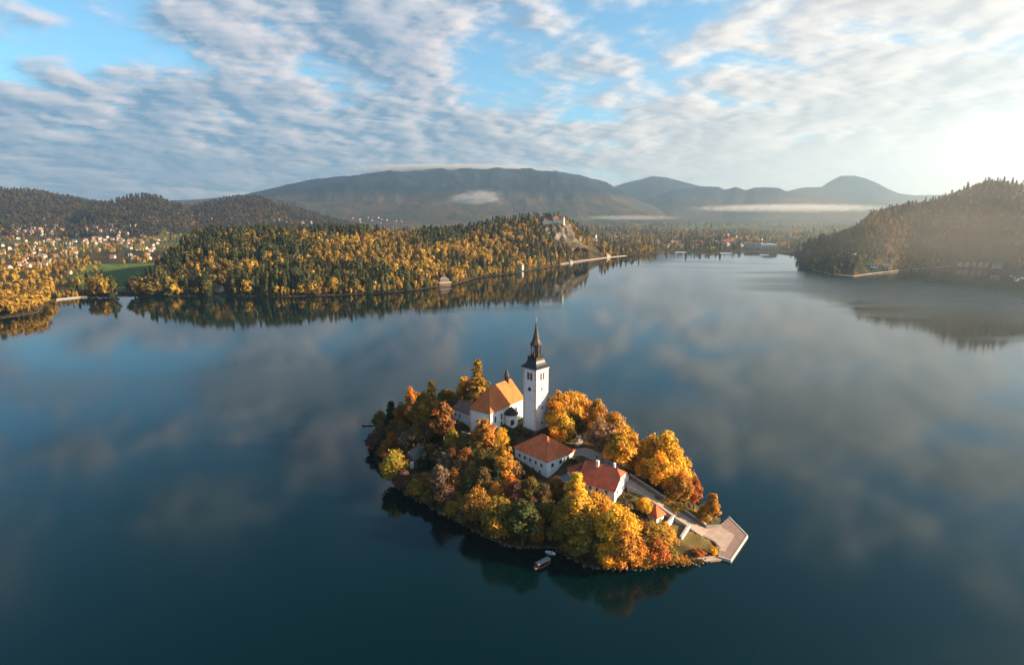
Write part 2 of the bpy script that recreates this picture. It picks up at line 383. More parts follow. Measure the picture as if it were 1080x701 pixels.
layers = [
    # wooded hill on the left shore up to the castle rock
    Layer([(150, 312, 1010), (165, 290, 1070), (185, 263, 1180), (210, 248, 1250), (240, 243, 1270), (300, 243, 1260), (400, 243, 1270), (470, 245, 1330), (500, 240, 1420), (520, 233, 1480),
           (545, 231, 1520), (562, 228, 1540), (590, 229, 1560), (604, 236, 1590), (625, 251, 1640), (655, 261, 1740), (690, 264, 1900)], 420, None, 19, 0.16, 0.006, 0.9, 3),
    # wooded hill on the right shore
    Layer([(838, 268, 1720), (851, 254, 1560), (877, 246, 1560), (905, 236, 1600), (920, 221, 1620), (957, 212, 1660), (991, 207, 1700), (1020, 194, 1720), (1043, 187, 1720), (1062, 188, 1720),
           (1085, 194, 1740), (1140, 214, 1800), (1210, 240, 1800), (1320, 262, 1800)], 700, None, 17, 0.14, 0.005, 0.85, 11),
    # low hills behind the village
    Layer([(-220, 215, 4300), (-100, 200, 4400), (0, 197, 4500), (30, 198, 4500), (60, 203, 4500), (90, 209, 4500), (120, 214, 4500), (160, 222, 4500), (200, 240, 4500)], 1500, 1500, 26, 0.16, 0.0016, 1.0, 21),
    Layer([(60, 240, 3700), (95, 216, 3700), (125, 208, 3700), (150, 203, 3700), (165, 205, 3700), (180, 212, 3700), (200, 216, 3700), (230, 240, 3700)], 900, 900, 26, 0.18, 0.002, 1.0, 31),
    Layer([(160, 240, 3900), (190, 220, 3900), (220, 211, 3900), (245, 206, 3900), (268, 205, 3900), (295, 212, 3900), (325, 222, 3900), (350, 229, 3900), (390, 238, 3900), (480, 246, 3900)], 1200, 1100, 26, 0.16, 0.0018, 1.0, 41),
    # the long blue mountain
    Layer([(60, 226, 8500), (170, 213, 8500), (215, 209, 8500), (260, 205, 8500), (292, 198, 8500), (330, 190, 8500), (380, 184, 8500), (450, 180, 8500), (540, 178, 8500), (590, 180, 8500), (612, 184, 8500),
           (640, 194, 8500), (665, 207, 8500), (700, 222, 8500), (740, 232, 8500)], 2800, 3200, 0, 0.85, 0.0012, 1.15, 51),
    # paler ranges further round to the right
    Layer([(540, 225, 10500), (600, 205, 10500), (645, 197, 10500), (662, 192, 10500), (688, 186, 10500), (702, 187, 10500), (725, 193, 10500), (770, 205, 10500), (830, 215, 10500)], 1800, 2600, 0, 0.4, 0.0011, 1.1, 61),
    Layer([(640, 226, 9200), (670, 214, 9200), (690, 209, 9200), (711, 199, 9200), (731, 196.5, 9200), (757, 197.5, 9200), (764, 200.6, 9200), (776, 197.5, 9200), (786, 201, 9200), (796, 198, 9200),
           (821, 198.6, 9200), (829, 202, 9200), (850, 205, 9200), (900, 210, 9200), (960, 216, 9200), (1100, 224, 9200)], 2200, 2400, 0, 0.5, 0.0012, 1.1, 71),
    Layer([(790, 212, 11600), (829, 202, 11600), (847, 197.5, 11600), (866, 197, 11600), (876, 190.5, 11600), (887, 185.5, 11600), (902, 186, 11600), (914, 188.5, 11600), (925, 193, 11600), (936, 199, 11600), (948, 204, 11600), (965, 206, 11600),
           (1010, 205, 11600), (1100, 200, 11600), (1250, 205, 11600)], 1900, 2600, 0, 0.3, 0.001, 1.2, 81),
]
def ground_z(az, r):
    az = np.asarray(az, float); r = np.asarray(r, float)
    sr = shore_r(az); d = r-sr
    x, y = r*np.sin(az), r*np.cos(az)
    base = 1.4*(1-np.exp(-np.maximum(d, 0)/6)) + 9*(1-np.exp(-np.maximum(d, 0)/500)) + 0.003*np.clip(d-600, 0, 6000)*fbm(x*0.002, y*0.002, 3, 5)
    z = base
    for L in layers: z = np.maximum(z, L.z(az, r, sr))
    z = z + (fbm(x*0.02, y*0.02, 4, 9)-0.5)*np.clip(d*0.02, 0, 5)
    return np.where(d > 0, np.maximum(z, 0.25), np.maximum(-9, d*0.22))
def hit(px, py):
    """the point of the land that the photo shows at a pixel"""
    d = ray(px, py); h = math.hypot(d[0], d[1]); az = math.atan2(d[0], d[1]); sl_ = d[2]/h
    rs = np.geomspace(float(shore_r(az))*0.97, 13800, 4000)
    zz = CAM_H + sl_*rs; g = ground_z(np.full_like(rs, az), rs)
    k = int(np.argmax(g >= zz)); rr = rs[k]
    return Vector((rr*math.sin(az), rr*math.cos(az), float(g[k])))

azs = np.concatenate([np.radians(np.arange(-180, -56, 2.0)), np.radians(np.arange(-56, 56, 0.11)), np.radians(np.arange(56, 180.1, 2.0))])
rs = np.concatenate([np.array([600.0]), np.geomspace(640, 2400, 170), np.geomspace(2420, 14000, 170)])
AZ, RR = np.meshgrid(azs, rs, indexing='ij')
Z = ground_z(AZ, RR)
X, Yc = RR*np.sin(AZ), RR*np.cos(AZ)
na, nr = AZ.shape
verts = np.stack([X, Yc, Z], -1).reshape(-1, 3)
ii, jj = np.meshgrid(np.arange(na-1), np.arange(nr-1), indexing='ij')
q = np.stack([ii*nr+jj, (ii+1)*nr+jj, (ii+1)*nr+jj+1, ii*nr+jj+1], -1).reshape(-1, 4)[:, ::-1]
def quick_mesh(name, verts, quads, mats, smooth=False):
    me = bpy.data.meshes.new(name)
    me.vertices.add(len(verts)); me.vertices.foreach_set('co', np.ascontiguousarray(verts, dtype=np.float32).ravel())
    me.loops.add(len(quads)*4); me.loops.foreach_set('vertex_index', np.ascontiguousarray(quads, dtype=np.int32).ravel())
    me.polygons.add(len(quads)); me.polygons.foreach_set('loop_start', np.arange(0, len(quads)*4, 4, dtype=np.int32))
    if smooth: me.polygons.foreach_set('use_smooth', np.ones(len(quads), dtype=bool))
    for m in mats: me.materials.append(m)
    me.update(calc_edges=True); return me
land_me = quick_mesh('land', verts, q, [M['land']], True)
# meadow by the left shore, and fields on the plain
d_ = RR - shore_r(AZ); px_ = 540 + FPX*1.02*np.tan(np.clip(AZ, -1.3, 1.3))
fieldn = fbm(X*0.0016, Yc*0.0016, 3, 17)
mea = sstep((px_-60)/15)*sstep((185-px_)/15)*sstep((d_-60)/30)*sstep((620-d_)/60)
mea = np.maximum(mea, sstep((fieldn-0.56)/0.05)*sstep((RR-1900)/500)*sstep((9000-RR)/3000)*sstep((110-Z)/50)*0.6)
at_ = land_me.attributes.new('meadow', 'FLOAT', 'POINT'); at_.data.foreach_set('value', mea.ravel().astype(np.float32))
land = bpy.data.objects.new('terrain', land_me); C.objects.link(land); tag(land, 'wooded shores, plain and mountains around the lake', 'terrain', kind='structure')

# ---- the lake
wb = MB(); N_ = 128
wb.add([(0, 0, 0)] + [(2300*math.cos(2*math.pi*k/N_), 2300*math.sin(2*math.pi*k/N_), 0) for k in range(N_)], [(0, 1+k, 1+(k+1) % N_) for k in range(N_)])
lake = wb.build('lake', M['water']); tag(lake, 'calm dark teal lake reflecting the cloudy sky', 'lake', kind='structure')

# ---- air: one closed box of thin even haze
def haze_mat():
    m = bpy.data.materials.new('morning_haze'); m.use_nodes = True; t = NT(m.node_tree)
    v = t.n('ShaderNodeVolumePrincipled', {'Color': HAZE_COLOR, 'Density': HAZE_DENSITY, 'Anisotropy': HAZE_ANISO})
    t.n('ShaderNodeOutputMaterial', {'Volume': v.outputs[0]}); return m
hz = MB().box(-14600, 14600, -14600, 14600, -10.5, 1120).build('haze', haze_mat()); tag(hz, 'thin morning haze over lake and mountains', 'haze', kind='stuff')

# ------------------------------------------------------------------ the island
isl_px = [(393, 478), (398, 492), (406, 507), (422, 522), (440, 532), (465, 546), (490, 559), (515, 573), (540, 582), (560, 582), (582, 582), (600, 592), (620, 603), (650, 606), (685, 604), (712, 600), (733, 596)]
isl = [tuple(at(px + (2 if px < 430 else 0), py - (5 if px < 725 else 0), 0)[:2]) for px, py in isl_px]
isl += [(75, 184), (80, 186), (86, 204), (83, 211.5), (81, 222), (76, 236), (70, 252), (60, 270), (50, 287), (40, 302), (30, 314), (18, 330), (2, 343), (-16, 350), (-36, 348), (-55, 340), (-70, 327), (-78, 311), (-78, 292)]
ctrl = [(-10, 259, 17.5), (-3, 268, 18), (11, 262, 18), (0, 290, 18), (18, 268, 17.5), (30, 238, 14.5), (36, 247, 14.3), (40, 232, 14), (45, 224, 13.5), (15, 226, 9.5), (0, 243, 12), (28, 240, 14), (40, 203, 9), (29, 213, 10.5),
        (48, 211, 10.5), (50, 220, 13), (57, 214, 9.5), (66, 210, 5.5), (74, 206, 1.5), (55, 200, 4), (62, 198, 3), (66, 192, 1.6), (58, 186, 1.2), (-46, 250, 6.5), (-30, 240, 6), (-43, 265, 9), (-31, 257, 9),
        (-25, 265, 15), (-30, 276, 16), (-40, 300, 9), (-15, 318, 11), (20, 285, 14), (30, 270, 14.5), (38, 262, 14), (55, 240, 9), (60, 228, 7), (10, 215, 7), (-10, 225, 6.5), (25, 200, 6.5), (30, 188, 3.5), (-5, 243, 9.5), (-15, 240, 9), (45, 195, 6), (-12, 302, 15)]
ctrl = np.array(ctrl, float); isl_a = np.array(isl, float)
def poly_sd(x, y):
    """signed distance to the shoreline, positive on land"""
    x = np.asarray(x, float); y = np.asarray(y, float); dm = np.full(x.shape, 1e9); ins = np.zeros(x.shape, bool)
    n = len(isl_a)
    for i in range(n):
        a, b = isl_a[i], isl_a[(i+1) % n]; e = b-a; wx, wy = x-a[0], y-a[1]
        t = np.clip((wx*e[0]+wy*e[1])/(e@e), 0, 1); dm = np.minimum(dm, np.hypot(wx-e[0]*t, wy-e[1]*t))
        c = (a[1] > y) != (b[1] > y)
        with np.errstate(divide='ignore', invalid='ignore'):
            ins ^= c & (x < (b[0]-a[0])*(y-a[1])/(b[1]-a[1]+1e-12)+a[0])
    return np.where(ins, dm, -dm)
def isle_z(x, y):
    x = np.asarray(x, float); y = np.asarray(y, float); sd = poly_sd(x, y)
    num = np.zeros(x.shape); den = np.zeros(x.shape)
    for cx_, cy_, cz_ in ctrl:
        w_ = 1/((x-cx_)**2+(y-cy_)**2+4.0)**1.6; num += w_*cz_; den += w_
    w_ = 1/(np.maximum(sd, 0)**2+3.0)**1.6*1.5; num += w_*0.4; den += w_
    z = num/den + (fbm(x*0.25, y*0.25, 4, 77)-0.5)*np.clip(sd*0.15, 0, 0.9)
    return np.where(sd > 0, np.minimum(z, 0.25+sd*0.95), np.maximum(sd*0.7, -5))
def gz(x, y): return float(isle_z(np.array([x]), np.array([y]))[0])
gx = np.arange(-92, 100, 1.4); gy = np.arange(166, 362, 1.4)
GX, GY = np.meshgrid(gx, gy, indexing='ij'); GZ = isle_z(GX, GY)
quay_c = [(74.0, 183.2), (77.6, 180.8), (89.6, 196.3), (87.7, 209.9), (81.6, 203.6), (75.2, 201.3), (69.6, 199.4), (75.6, 192.2), (75.9, 188.4)]
inq = np.zeros(GX.shape, bool)
for k in range(len(quay_c)):
    a, b = quay_c[k], quay_c[(k+1) % len(quay_c)]; c_ = (a[1] > GY) != (b[1] > GY); inq ^= c_ & (GX < (b[0]-a[0])*(GY-a[1])/(b[1]-a[1]+1e-9)+a[0])
near_q = np.min([np.hypot(GX-(a[0]+(b[0]-a[0])*t), GY-(a[1]+(b[1]-a[1])*t)) for a, b in zip(quay_c, quay_c[1:]+quay_c[:1]) for t in np.linspace(0, 1, 9)], axis=0)
GZ = np.where(inq | (near_q < 1.6), np.minimum(GZ, 0.55), GZ)
ii, jj = np.meshgrid(np.arange(len(gx)-1), np.arange(len(gy)-1), indexing='ij'); n2 = len(gy)
q = np.stack([ii*n2+jj, (ii+1)*n2+jj, (ii+1)*n2+jj+1, ii*n2+jj+1], -1).reshape(-1, 4)
isl_me = quick_mesh('island_ground', np.stack([GX, GY, GZ], -1).reshape(-1, 3), q, [M['island']], True)
lawn = np.maximum.reduce([sstep((9-np.hypot(GX-67, GY-195))/3), sstep((7-np.hypot(GX-24, GY-258))/3), sstep((6-np.hypot(GX-63, GY-224))/3), sstep((6-np.hypot(GX-74, GY-214))/3)])
at_ = isl_me.attributes.new('lawn', 'FLOAT', 'POINT'); at_.data.foreach_set('value', lawn.ravel().astype(np.float32))
island = bpy.data.objects.new('island_ground', isl_me); C.objects.link(island); tag(island, 'steep wooded ground of the island in the lake', 'ground', kind='structure')

# ---- plaza, paths and stairs
def drape(name, pts, width, material, lift=0.06, label=None, cat='path'):
    mb = MB(); P_ = [Vector((p[0], p[1])) for p in pts]; dense = []
    for a, b in zip(P_, P_[1:]):
        k = max(2, int((b-a).length/1.2)); dense += [a.lerp(b, i/k) for i in range(k)]
    dense.append(P_[-1]); vs = []
    for i, p in enumerate(dense):
        t = (dense[min(i+1, len(dense)-1)]-dense[max(i-1, 0)]).normalized(); nn = Vector((-t.y, t.x))
        for s_ in (1, 0.33, -0.33, -1):
            qv = p+nn*s_*width/2; vs.append((qv.x, qv.y, gz(qv.x, qv.y)+lift + (0 if abs(s_) < .5 else -0.03)))
    n = len(dense)
    mb.add(vs, [(4*i+k+1, 4*i+k, 4*i+k+4, 4*i+k+5) for i in range(n-1) for k in range(3)][::1])
    o = mb.build(name, material); tag(o, label, cat, kind='structure'); return o
drape('gravel_plaza', [(24, 243), (33, 244), (41, 236), (47, 224)], 9, M['path'], 0.10, 'pale gravel court between the two houses and the trees', 'courtyard')
drape('church_path', [(30, 250), (34, 260), (26, 272), (14, 278)], 3.0, M['path'], 0.09, 'pale path from the court round the bell tower')
drape('woodland_path', [(-52, 276), (-47, 270), (-43.3, 265.2), (-37, 260), (-30.7, 257.1), (-22, 253)], 1.3, M['path'], 0.12, 'thin pale path through the brown wood at the left end of the island')

# stairs: from the quay up to the court
S0, S1 = Vector((75.6, 201.0, 1.0)), Vector((49.0, 218.6, 13.2))   # right-hand edge, at the foot and at the top
sd_ = Vector((S1.x-S0.x, S1.y-S0.y, 0)); run = sd_.length; sd_.normalize(); sn = Vector((sd_.y, -sd_.x, 0))
if sn.y > 0: sn = -sn
stair = empty('stone_stairs', (S0.x, S0.y, 0), 0, 'long straight stone stairway rising from the quay to the court', 'stairs')
mb = MB(); NS = 62
for k in range(NS):
    a, b = k/NS, (k+1)/NS
    w0 = 6.3-1.6*a; w1 = 6.3-1.6*b
    z1 = 1.0+(13.2-1.0)*b
    p0 = sd_*(run*a); p1 = sd_*(run*b)
    pts = [p0, p0+sn*w0, p1+sn*w1, p1]
    area = sum(pts[i].x*pts[(i+1) % 4].y-pts[(i+1) % 4].x*pts[i].y for i in range(4))
    if area < 0: pts.reverse()
    mb.prism(pts, z1-1.6, z1)
mb.build('steps', M['paving'], stair)
mb = MB()
def wall_run(mb, a, b, za0, za1, zb0, zb1, th):
    """a wall between two plan points, top and foot heights given at each end"""
    a, b = Vector(a), Vector(b); d = (b-a).normalized(); n = Vector((-d.y, d.x))*th/2
    pts = [a-n, b-n, b+n, a+n]
    mb.prism(pts, [za0, zb0, zb0, za0], [za1, zb1, zb1, za1]); return mb
o0 = Vector((S0.x, S0.y))
wall_run(mb, (-0.05, 0.45), Vector((sd_.x, sd_.y))*run + Vector((-0.05, 0.45)), -1, 2.7, 9, 15.3, 0.8)
mb.build('parapet', M['darkenedstone'], stair)  # darker stone colour stands in for the shade on the parapet's face
mb = MB(); lw = Vector((sn.x, sn.y))
wall_run(mb, lw*6.55, Vector((sd_.x, sd_.y))*run*0.97 + lw*4.95, -1, 1.4, 7, 13.4, 0.45)
mb.build('side_wall', M['wallstone'], stair)
mb = MB(); wall_run(mb, (-0.05, 0.45), Vector((sd_.x, sd_.y))*run + Vector((-0.05, 0.45)), 2.703, 2.86, 15.303, 15.46, 1.05); mb.build('coping', M['paving'], stair)

# quay at the foot of the stairs
quay = empty('stone_quay', (80, 195, 0), 0, 'pointed paved quay with a red brown border at the tip of the island', 'quay')
def loc(pts, o=(80, 195)): return [(p[0]-o[0], p[1]-o[1]) for p in pts]
tip = [(74.0, 183.2), (77.6, 180.8), (89.6, 196.3), (87.7, 209.9), (81.6, 203.6), (75.2, 201.3), (69.6, 199.4), (75.6, 192.2), (75.9, 188.4)]
MB().prism(loc(tip), -4, 0.94).build('border', M['brickpave'], quay)
inner = [(75.4, 186.6), (77.3, 186.0), (85.0, 196.6), (81.9, 202.6), (75.4, 200.9), (70.4, 199.2), (76.2, 192.4), (76.6, 188.6)]
MB().prism(loc(inner), 0.5, 0.985).build('paving', M['paving'], quay)
mb = MB()
for a, b in (((77.45, 180.7), (89.75, 196.4)), ((89.75, 196.4), (87.8, 210.0)), ((73.9, 183.0), (77.45, 180.7))):
    wall_run(mb, loc([a])[0], loc([b])[0], -3, 1.10, -3, 1.10, 0.38)
mb.build('kerb', M['kerb'], quay)
# low wall that ends the stair parapet on the quay
tw = empty('parapet_wall', (78, 203, 0), 0, 'low dark stone wall running out onto the back of the quay', 'wall')
wall_run(MB(), (-2.4, -1.45), (4.2, -0.1), 0.3, 2.1, 0.3, 1.7, 0.6).build('wall_face', M['wallstone'], tw)
# lower quay along the front shore with its slip
lq = empty('lower_quay', (66, 184, 0), 0, 'narrow low stone landing along the front shore left of the quay', 'quay')
MB().prism([(-12, -4.6), (8.6, -2.6), (8.9, -0.4), (4, -0.2), (-4, -1.2), (-12, -2.2)], -3, 0.62).build('paving', M['paving'], lq)
MB().prism([(-8, -0.4), (4, 0.6), (8.4, 1.8), (8.4, 3.0), (2, 3.2), (-8, 2.0)], -2, 0.34).build('slip', M['bluegrey'], lq)
# two terrace walls stepping down beside the stairs
for nm, a, b, za, zb, lb in (('terrace_wall', (63.2, 202.6), (58.6, 197.5), 6.0, 4.7, 'upper short white terrace wall left of the stairs, beside the red roofed hut'),
                            ('terrace_wall', (68.2, 199.0), (63.2, 192.5), 4.2, 2.7, 'lower short white terrace wall left of the stairs, above the small lawn')):
    t_ = empty(nm, (a[0], a[1], 0), 0, lb, 'wall')
    wall_run(MB(), (0, 0), (b[0]-a[0], b[1]-a[1]), -1, za, -1, zb, 0.7).build('wall_face', M['white'], t_)
    wall_run(MB(), (0, 0), (b[0]-a[0], b[1]-a[1]), za+.003, za+.2, zb+.003, zb+.2, 0.95).build('coping', M['kerb'], t_)

# ------------------------------------------------------------------ buildings of the island
def win(parent, x, y, z, w_, h_, face, name='window', glass=True, frame=0.2, proud=0.07):
    """a framed window on a wall; face is '-x', '+x', '-y' or '+y' in the building's own axes; x, y on the wall plane, z its middle"""
    def slab_(u0, u1, v0, v1, d0, d1):
        if face[1] == 'x':
            s_ = 1 if face[0] == '+' else -1
            return MB().box(min(x+s_*d0, x+s_*d1), max(x+s_*d0, x+s_*d1), y+u0, y+u1, z+v0, z+v1)
        s_ = 1 if face[0] == '+' else -1
        return MB().box(x+u0, x+u1, min(y+s_*d0, y+s_*d1), max(y+s_*d0, y+s_*d1), z+v0, z+v1)
    o = slab_(-w_/2-frame, w_/2+frame, -h_/2-frame, h_/2+frame, -0.15, proud).build(name, M['kerb'] if glass else M['quoin'], parent)
    slab_(-w_/2, w_/2, -h_/2, h_/2, -0.1, proud+0.03).build('pane', M['glass'] if glass else M['dark'], o)
    return o
def hip_roof(mb, x0, x1, y0, y1, ze, zr, ridge, along='x', over=0.6, t=0.25, gable0=0.0, gable1=0.0):
    """hipped roof; ridge = inset of the ridge ends from each end (a, b)"""
    X0, X1, Y0, Y1 = x0-over, x1+over, y0-over, y1+over
    if along == 'x':
        ym = (y0+y1)/2; a, b = (X0+ridge[0], ym, zr), (X1-ridge[1], ym, zr)
        mb.slab([(X0, Y0, ze), (X1, Y0, ze), b, a], t); mb.slab([(X1, Y1, ze), (X0, Y1, ze), a, b], t)
        mb.slab([(X0, Y1, ze), (X0, Y0, ze), a], t); mb.slab([(X1, Y0, ze), (X1, Y1, ze), b], t)
    else:
        xm = (x0+x1)/2; a, b = (xm, Y0+ridge[0], zr), (xm, Y1-ridge[1], zr)
        mb.slab([(X1, Y0, ze), (X1, Y1, ze), b, a], t); mb.slab([(X0, Y1, ze), (X0, Y0, ze), a, b], t)
        mb.slab([(X0, Y0, ze), (X1, Y0, ze), a], t); mb.slab([(X1, Y1, ze), (X0, Y1, ze), b], t)
    return mb

# church: x runs along the nave away from the camera, y to its left
ax = math.atan2(0.81, 0.59)
ch = empty('church', (-10.5, 259.3, 0), ax, 'white church with steep orange hipped roof and small black ridge turret', 'church')
MB().box(0.5, 28, 0.4, 12.6, 12, 26.9).build('wall', M['white'], ch)
rf = hip_roof(MB(), 0.5, 28, 0.4, 12.6, 26.9, 37.3, (7.6, 3.0), 'x', 0.7, 0.3).build('roof', M['tile_orange'], ch)
MB().box(0.25, 28.2, 0.15, 12.85, 26.0, 26.55).build('cornice', M['kerb'], ch)
MB().box(0.1, 1.0, -0.05, 0.75, 12, 26.0).build('corner_pilaster', M['quoin'], ch)
MB().box(0.1, 1.0, 12.2, 13.0, 12, 26.0).build('corner_pilaster', M['quoin'], ch)
for xx in (4.5, 9.5): win(ch, xx, 0.4, 22.6, 1.0, 3.0, '-y')
win(ch, 22.0, 0.4, 22.6, 1.0, 3.0, '-y')
win(ch, 9.4, 0.4, 18.8, 1.3, 2.6, '-y', 'door', False); win(ch, 4.2, 0.4, 16.4, 1.2, 1.8, '-y')
tur = MB().lathe([(1.15, 35.6), (1.15, 39.4)], 8, 22.2, 6.5, R(22.5)).build('ridge_turret', M['copper'], ch)
MB().lathe([(1.5, 39.4), (1.45, 39.6), (1.0, 40.6), (0.9, 41.2), (0.55, 41.9), (0.15, 43.6), (0.05, 44.4)], 8, 22.2, 6.5, R(22.5)).build('cap', M['copper2'], tur)
# stair turret with a conical roof on the right wall
st = MB().lathe([(3.2, 13), (3.2, 23.6)], 20, 14.2, -2.1).build('round_turret', M['white'], ch)
MB().lathe([(3.75, 23.4), (3.8, 23.65), (2.2, 25.3), (0.9, 26.3), (0.1, 27.2)], 20, 14.2, -2.1).build('cone_roof', M['copper'], st)
MB().lathe([(3.4, 22.9), (3.4, 23.3)], 20, 14.2, -2.1).build('eave_moulding', M['kerb'], st)
MB().box(13.9-2.9, 13.9-1.2+.6, -5.0, -4.2, 18.6, 21.2).build('window', M['dark'], st)
# porch in front of the turret
MB().box(11.0, 13.2, -6.2, -3.6, 14, 18.6).build('porch', M['white'], ch)

# bell tower, turned so that a corner faces the camera
T0 = (11.5, 265.0)
bt = empty('bell_tower', (T0[0], T0[1], 0), R(45), 'tall white square bell tower with pink corner stones and dark tapering spire', 'bell tower')
hw = 4.25
MB().box(-hw, hw, -hw, hw, 14, 48.4).build('shaft', M['white'], bt)
for sx_ in (-1, 1):
    for sy_ in (-1, 1):
        mb = MB()
        for k in range(24):
            l1, l2 = (1.05, 0.65) if k % 2 else (0.65, 1.05); z0 = 17.6+k*1.27
            cx_, cy_ = sx_*hw, sy_*hw
            mb.box(min(cx_+sx_*.05, cx_-sx_*l1), max(cx_+sx_*.05, cx_-sx_*l1), min(cy_+sy_*.05, cy_-sy_*l2), max(cy_+sy_*.05, cy_-sy_*l2), z0, z0+1.2)
        mb.build('corner_stones', M['quoin'], bt)
MB().box(-hw-.35, hw+.35, -hw-.35, hw+.35, 48.2, 48.9).build('cornice', M['kerb'], bt)
MB().box(-hw-.3, hw+.3, -hw-.3, hw+.3, 14, 18.3).build('plinth', M['wallstone'], bt)
for fc, f_ in (('-x', lambda u: (-hw, u)), ('-y', lambda u: (u, -hw)), ('+x', lambda u: (hw, u)), ('+y', lambda u: (u, hw))):
    for u in (-0.95, 0.95):
        a, b = f_(u); win(bt, a, b, 44.8, 1.15, 3.4, fc, 'belfry_opening', False, 0.16)
    if fc in ('-y', '+x'):
        for u in (-0.6, 0.6):
            a, b = f_(u); win(bt, a, b, 38.6, 0.7, 1.7, fc, 'window', False, 0.12)
        for z_ in (34.5, 29.0, 21.5):
            a, b = f_(0.0); win(bt, a, b, z_, 0.75, 1.1, fc, 'window', True, 0.16)
mb = MB(); n = 20                                     # round clock-like opening on the shaded side
mb.add([(-hw-.08, 0.0 + 1.05*math.cos(2*math.pi*k/n), 38.4+1.05*math.sin(2*math.pi*k/n)) for k in range(n)] + [(-hw+.2, 1.05*math.cos(2*math.pi*k/n), 38.4+1.05*math.sin(2*math.pi*k/n)) for k in range(n)],
       [tuple(range(n))[::-1]] + [(k, (k+1) % n, n+(k+1) % n, n+k) for k in range(n)])
mb.build('round_opening', M['dark'], bt)
q2 = math.sqrt(2)
sp = MB().lathe([(5.15*q2, 48.9), (5.2*q2, 49.15), (4.1*q2, 50.0), (3.3*q2, 51.0), (2.85*q2, 52.4), (2.75*q2, 53.6), (2.95*q2, 53.9), (2.95*q2, 54.3)], 4, 0, 0, R(45)).build('spire_base', M['copper'], bt)
mb = MB()
for k in range(8):
    a = R(22.5+45*k); mb.tube((2.35*math.cos(a), 2.35*math.sin(a), 54.2), (2.25*math.cos(a), 2.25*math.sin(a), 60.0), 0.34, 0.32, 6)
mb.build('lantern_post', M['copper2'], bt)
MB().lathe([(0.9, 54.2), (0.9, 60)], 8).build('lantern_core', M['dark'], bt)
MB().lathe([(2.35, 54.3), (2.5, 55.4), (2.3, 55.5)], 8, 0, 0, R(22.5)).build('lantern_rail', M['copper2'], bt)
MB().lathe([(3.0, 59.6), (3.1, 60.0), (2.3, 60.9), (1.75, 62.2), (1.5, 63.6), (1.05, 65.3), (0.6, 67.8), (0.2, 70.0), (0.06, 70.6)], 8, 0, 0, R(22.5)).build('spire', M['copper2'], bt)
MB().lathe([(0.05, 70.3), (0.38, 70.7), (0.38, 71.0), (0.05, 71.4)], 10).build('finial_ball', M['gold'], bt)
MB().box(-.06, .06, -.06, .06, 71.3, 73.0).box(-.5, .5, -.055, .055, 72.3, 72.44).build('finial_cross', M['gold'], bt)

# low annex left of the church
an_a = math.atan2(-9.8, 10.2)
an = empty('annex_house', (-31.0, 281.7, 0), an_a, 'small white house with a mauve tiled roof and chimney against the left of the church', 'house')
MB().box(0, 14.5, 0, 9, 12, 22).build('wall', M['white'], an)
mb = MB(); mb.slab([(-.6, -.6, 21.8), (15, -.6, 21.8), (13, 4.5, 26.2), (2.2, 4.5, 26.2)], .25).slab([(15, 9.6, 21.8), (-.6, 9.6, 21.8), (2.2, 4.5, 26.2), (13, 4.5, 26.2)], .25)
mb.slab([(-.6, 9.6, 21.8), (-.6, -.6, 21.8), (2.2, 4.5, 26.2)], .25).slab([(15, -.6, 21.8), (15, 9.6, 21.8), (13, 4.5, 26.2)], .25)
arf = mb.build('roof', M['tile_mauve'], an)
MB().box(3.0, 3.9, 3.2, 4.2, 24.0, 28.0).build('chimney', M['tile_orange'], arf)
for xx in (2.5, 5.6): win(an, xx, 0, 19.2, 0.9, 1.5, '-y')
for xx in (2.5, 7.5): win(an, xx, 0, 15.6, 0.9, 1.3, '-y')
# terrace wall below the church
tw2 = empty('church_terrace_wall', (-14, 257, 0), 0, 'grey stone retaining wall below the left front of the church', 'wall')
wall_run(MB(), (-10.5, 6.0), (3.0, -3.8), 5, 16.3, 5, 16.6, 0.9).build('wall_face', M['wallstone'], tw2)
wall_run(MB(), (-10.5, 6.0), (3.0, -3.8), 16.303, 16.55, 16.603, 16.85, 1.2).build('coping', M['kerb'], tw2)

# big square house with a hipped roof
h1a = math.atan2(0.664, 0.747)
h1 = empty('hipped_house', (15.0, 226.8, 0), h1a, 'big square white house with an orange red hipped roof below the bell tower', 'house')
MB().box(0.6, 17.5, 0.6, 21.2, 4, 16.9).build('wall', M['white'], h1)
hrf = hip_roof(MB(), 0.6, 17.5, 0.6, 21.2, 16.9, 23.4, (9.0, 9.0), 'y', 0.75, 0.3).build('roof', M['tile_red'], h1)
MB().tube((9.05, 9.0, 23.45), (9.05, 12.8, 23.45), .22, .22).tube((-.1, -.1, 17.0), (9.05, 9.0, 23.45), .2, .2).tube((18.2, -.1, 17.0), (9.05, 9.0, 23.45), .2, .2).build('ridge_tiles', M['tile_orange'], hrf)
MB().box(.4, 17.7, .4, 21.4, 16.0, 16.5).build('cornice', M['cream'], h1)
for xx in (4.0, 9.0, 14.0): win(h1, xx, 0.6, 14.2, 1.5, 1.5, '-y')
for yy in (4, 7.5, 11, 14.5, 18): win(h1, 0.6, yy, 14.0, 1.0, 1.3, '-x')
for yy in (5, 9, 14): win(h1, 0.6, yy, 10.6, 0.9, 1.1, '-x')

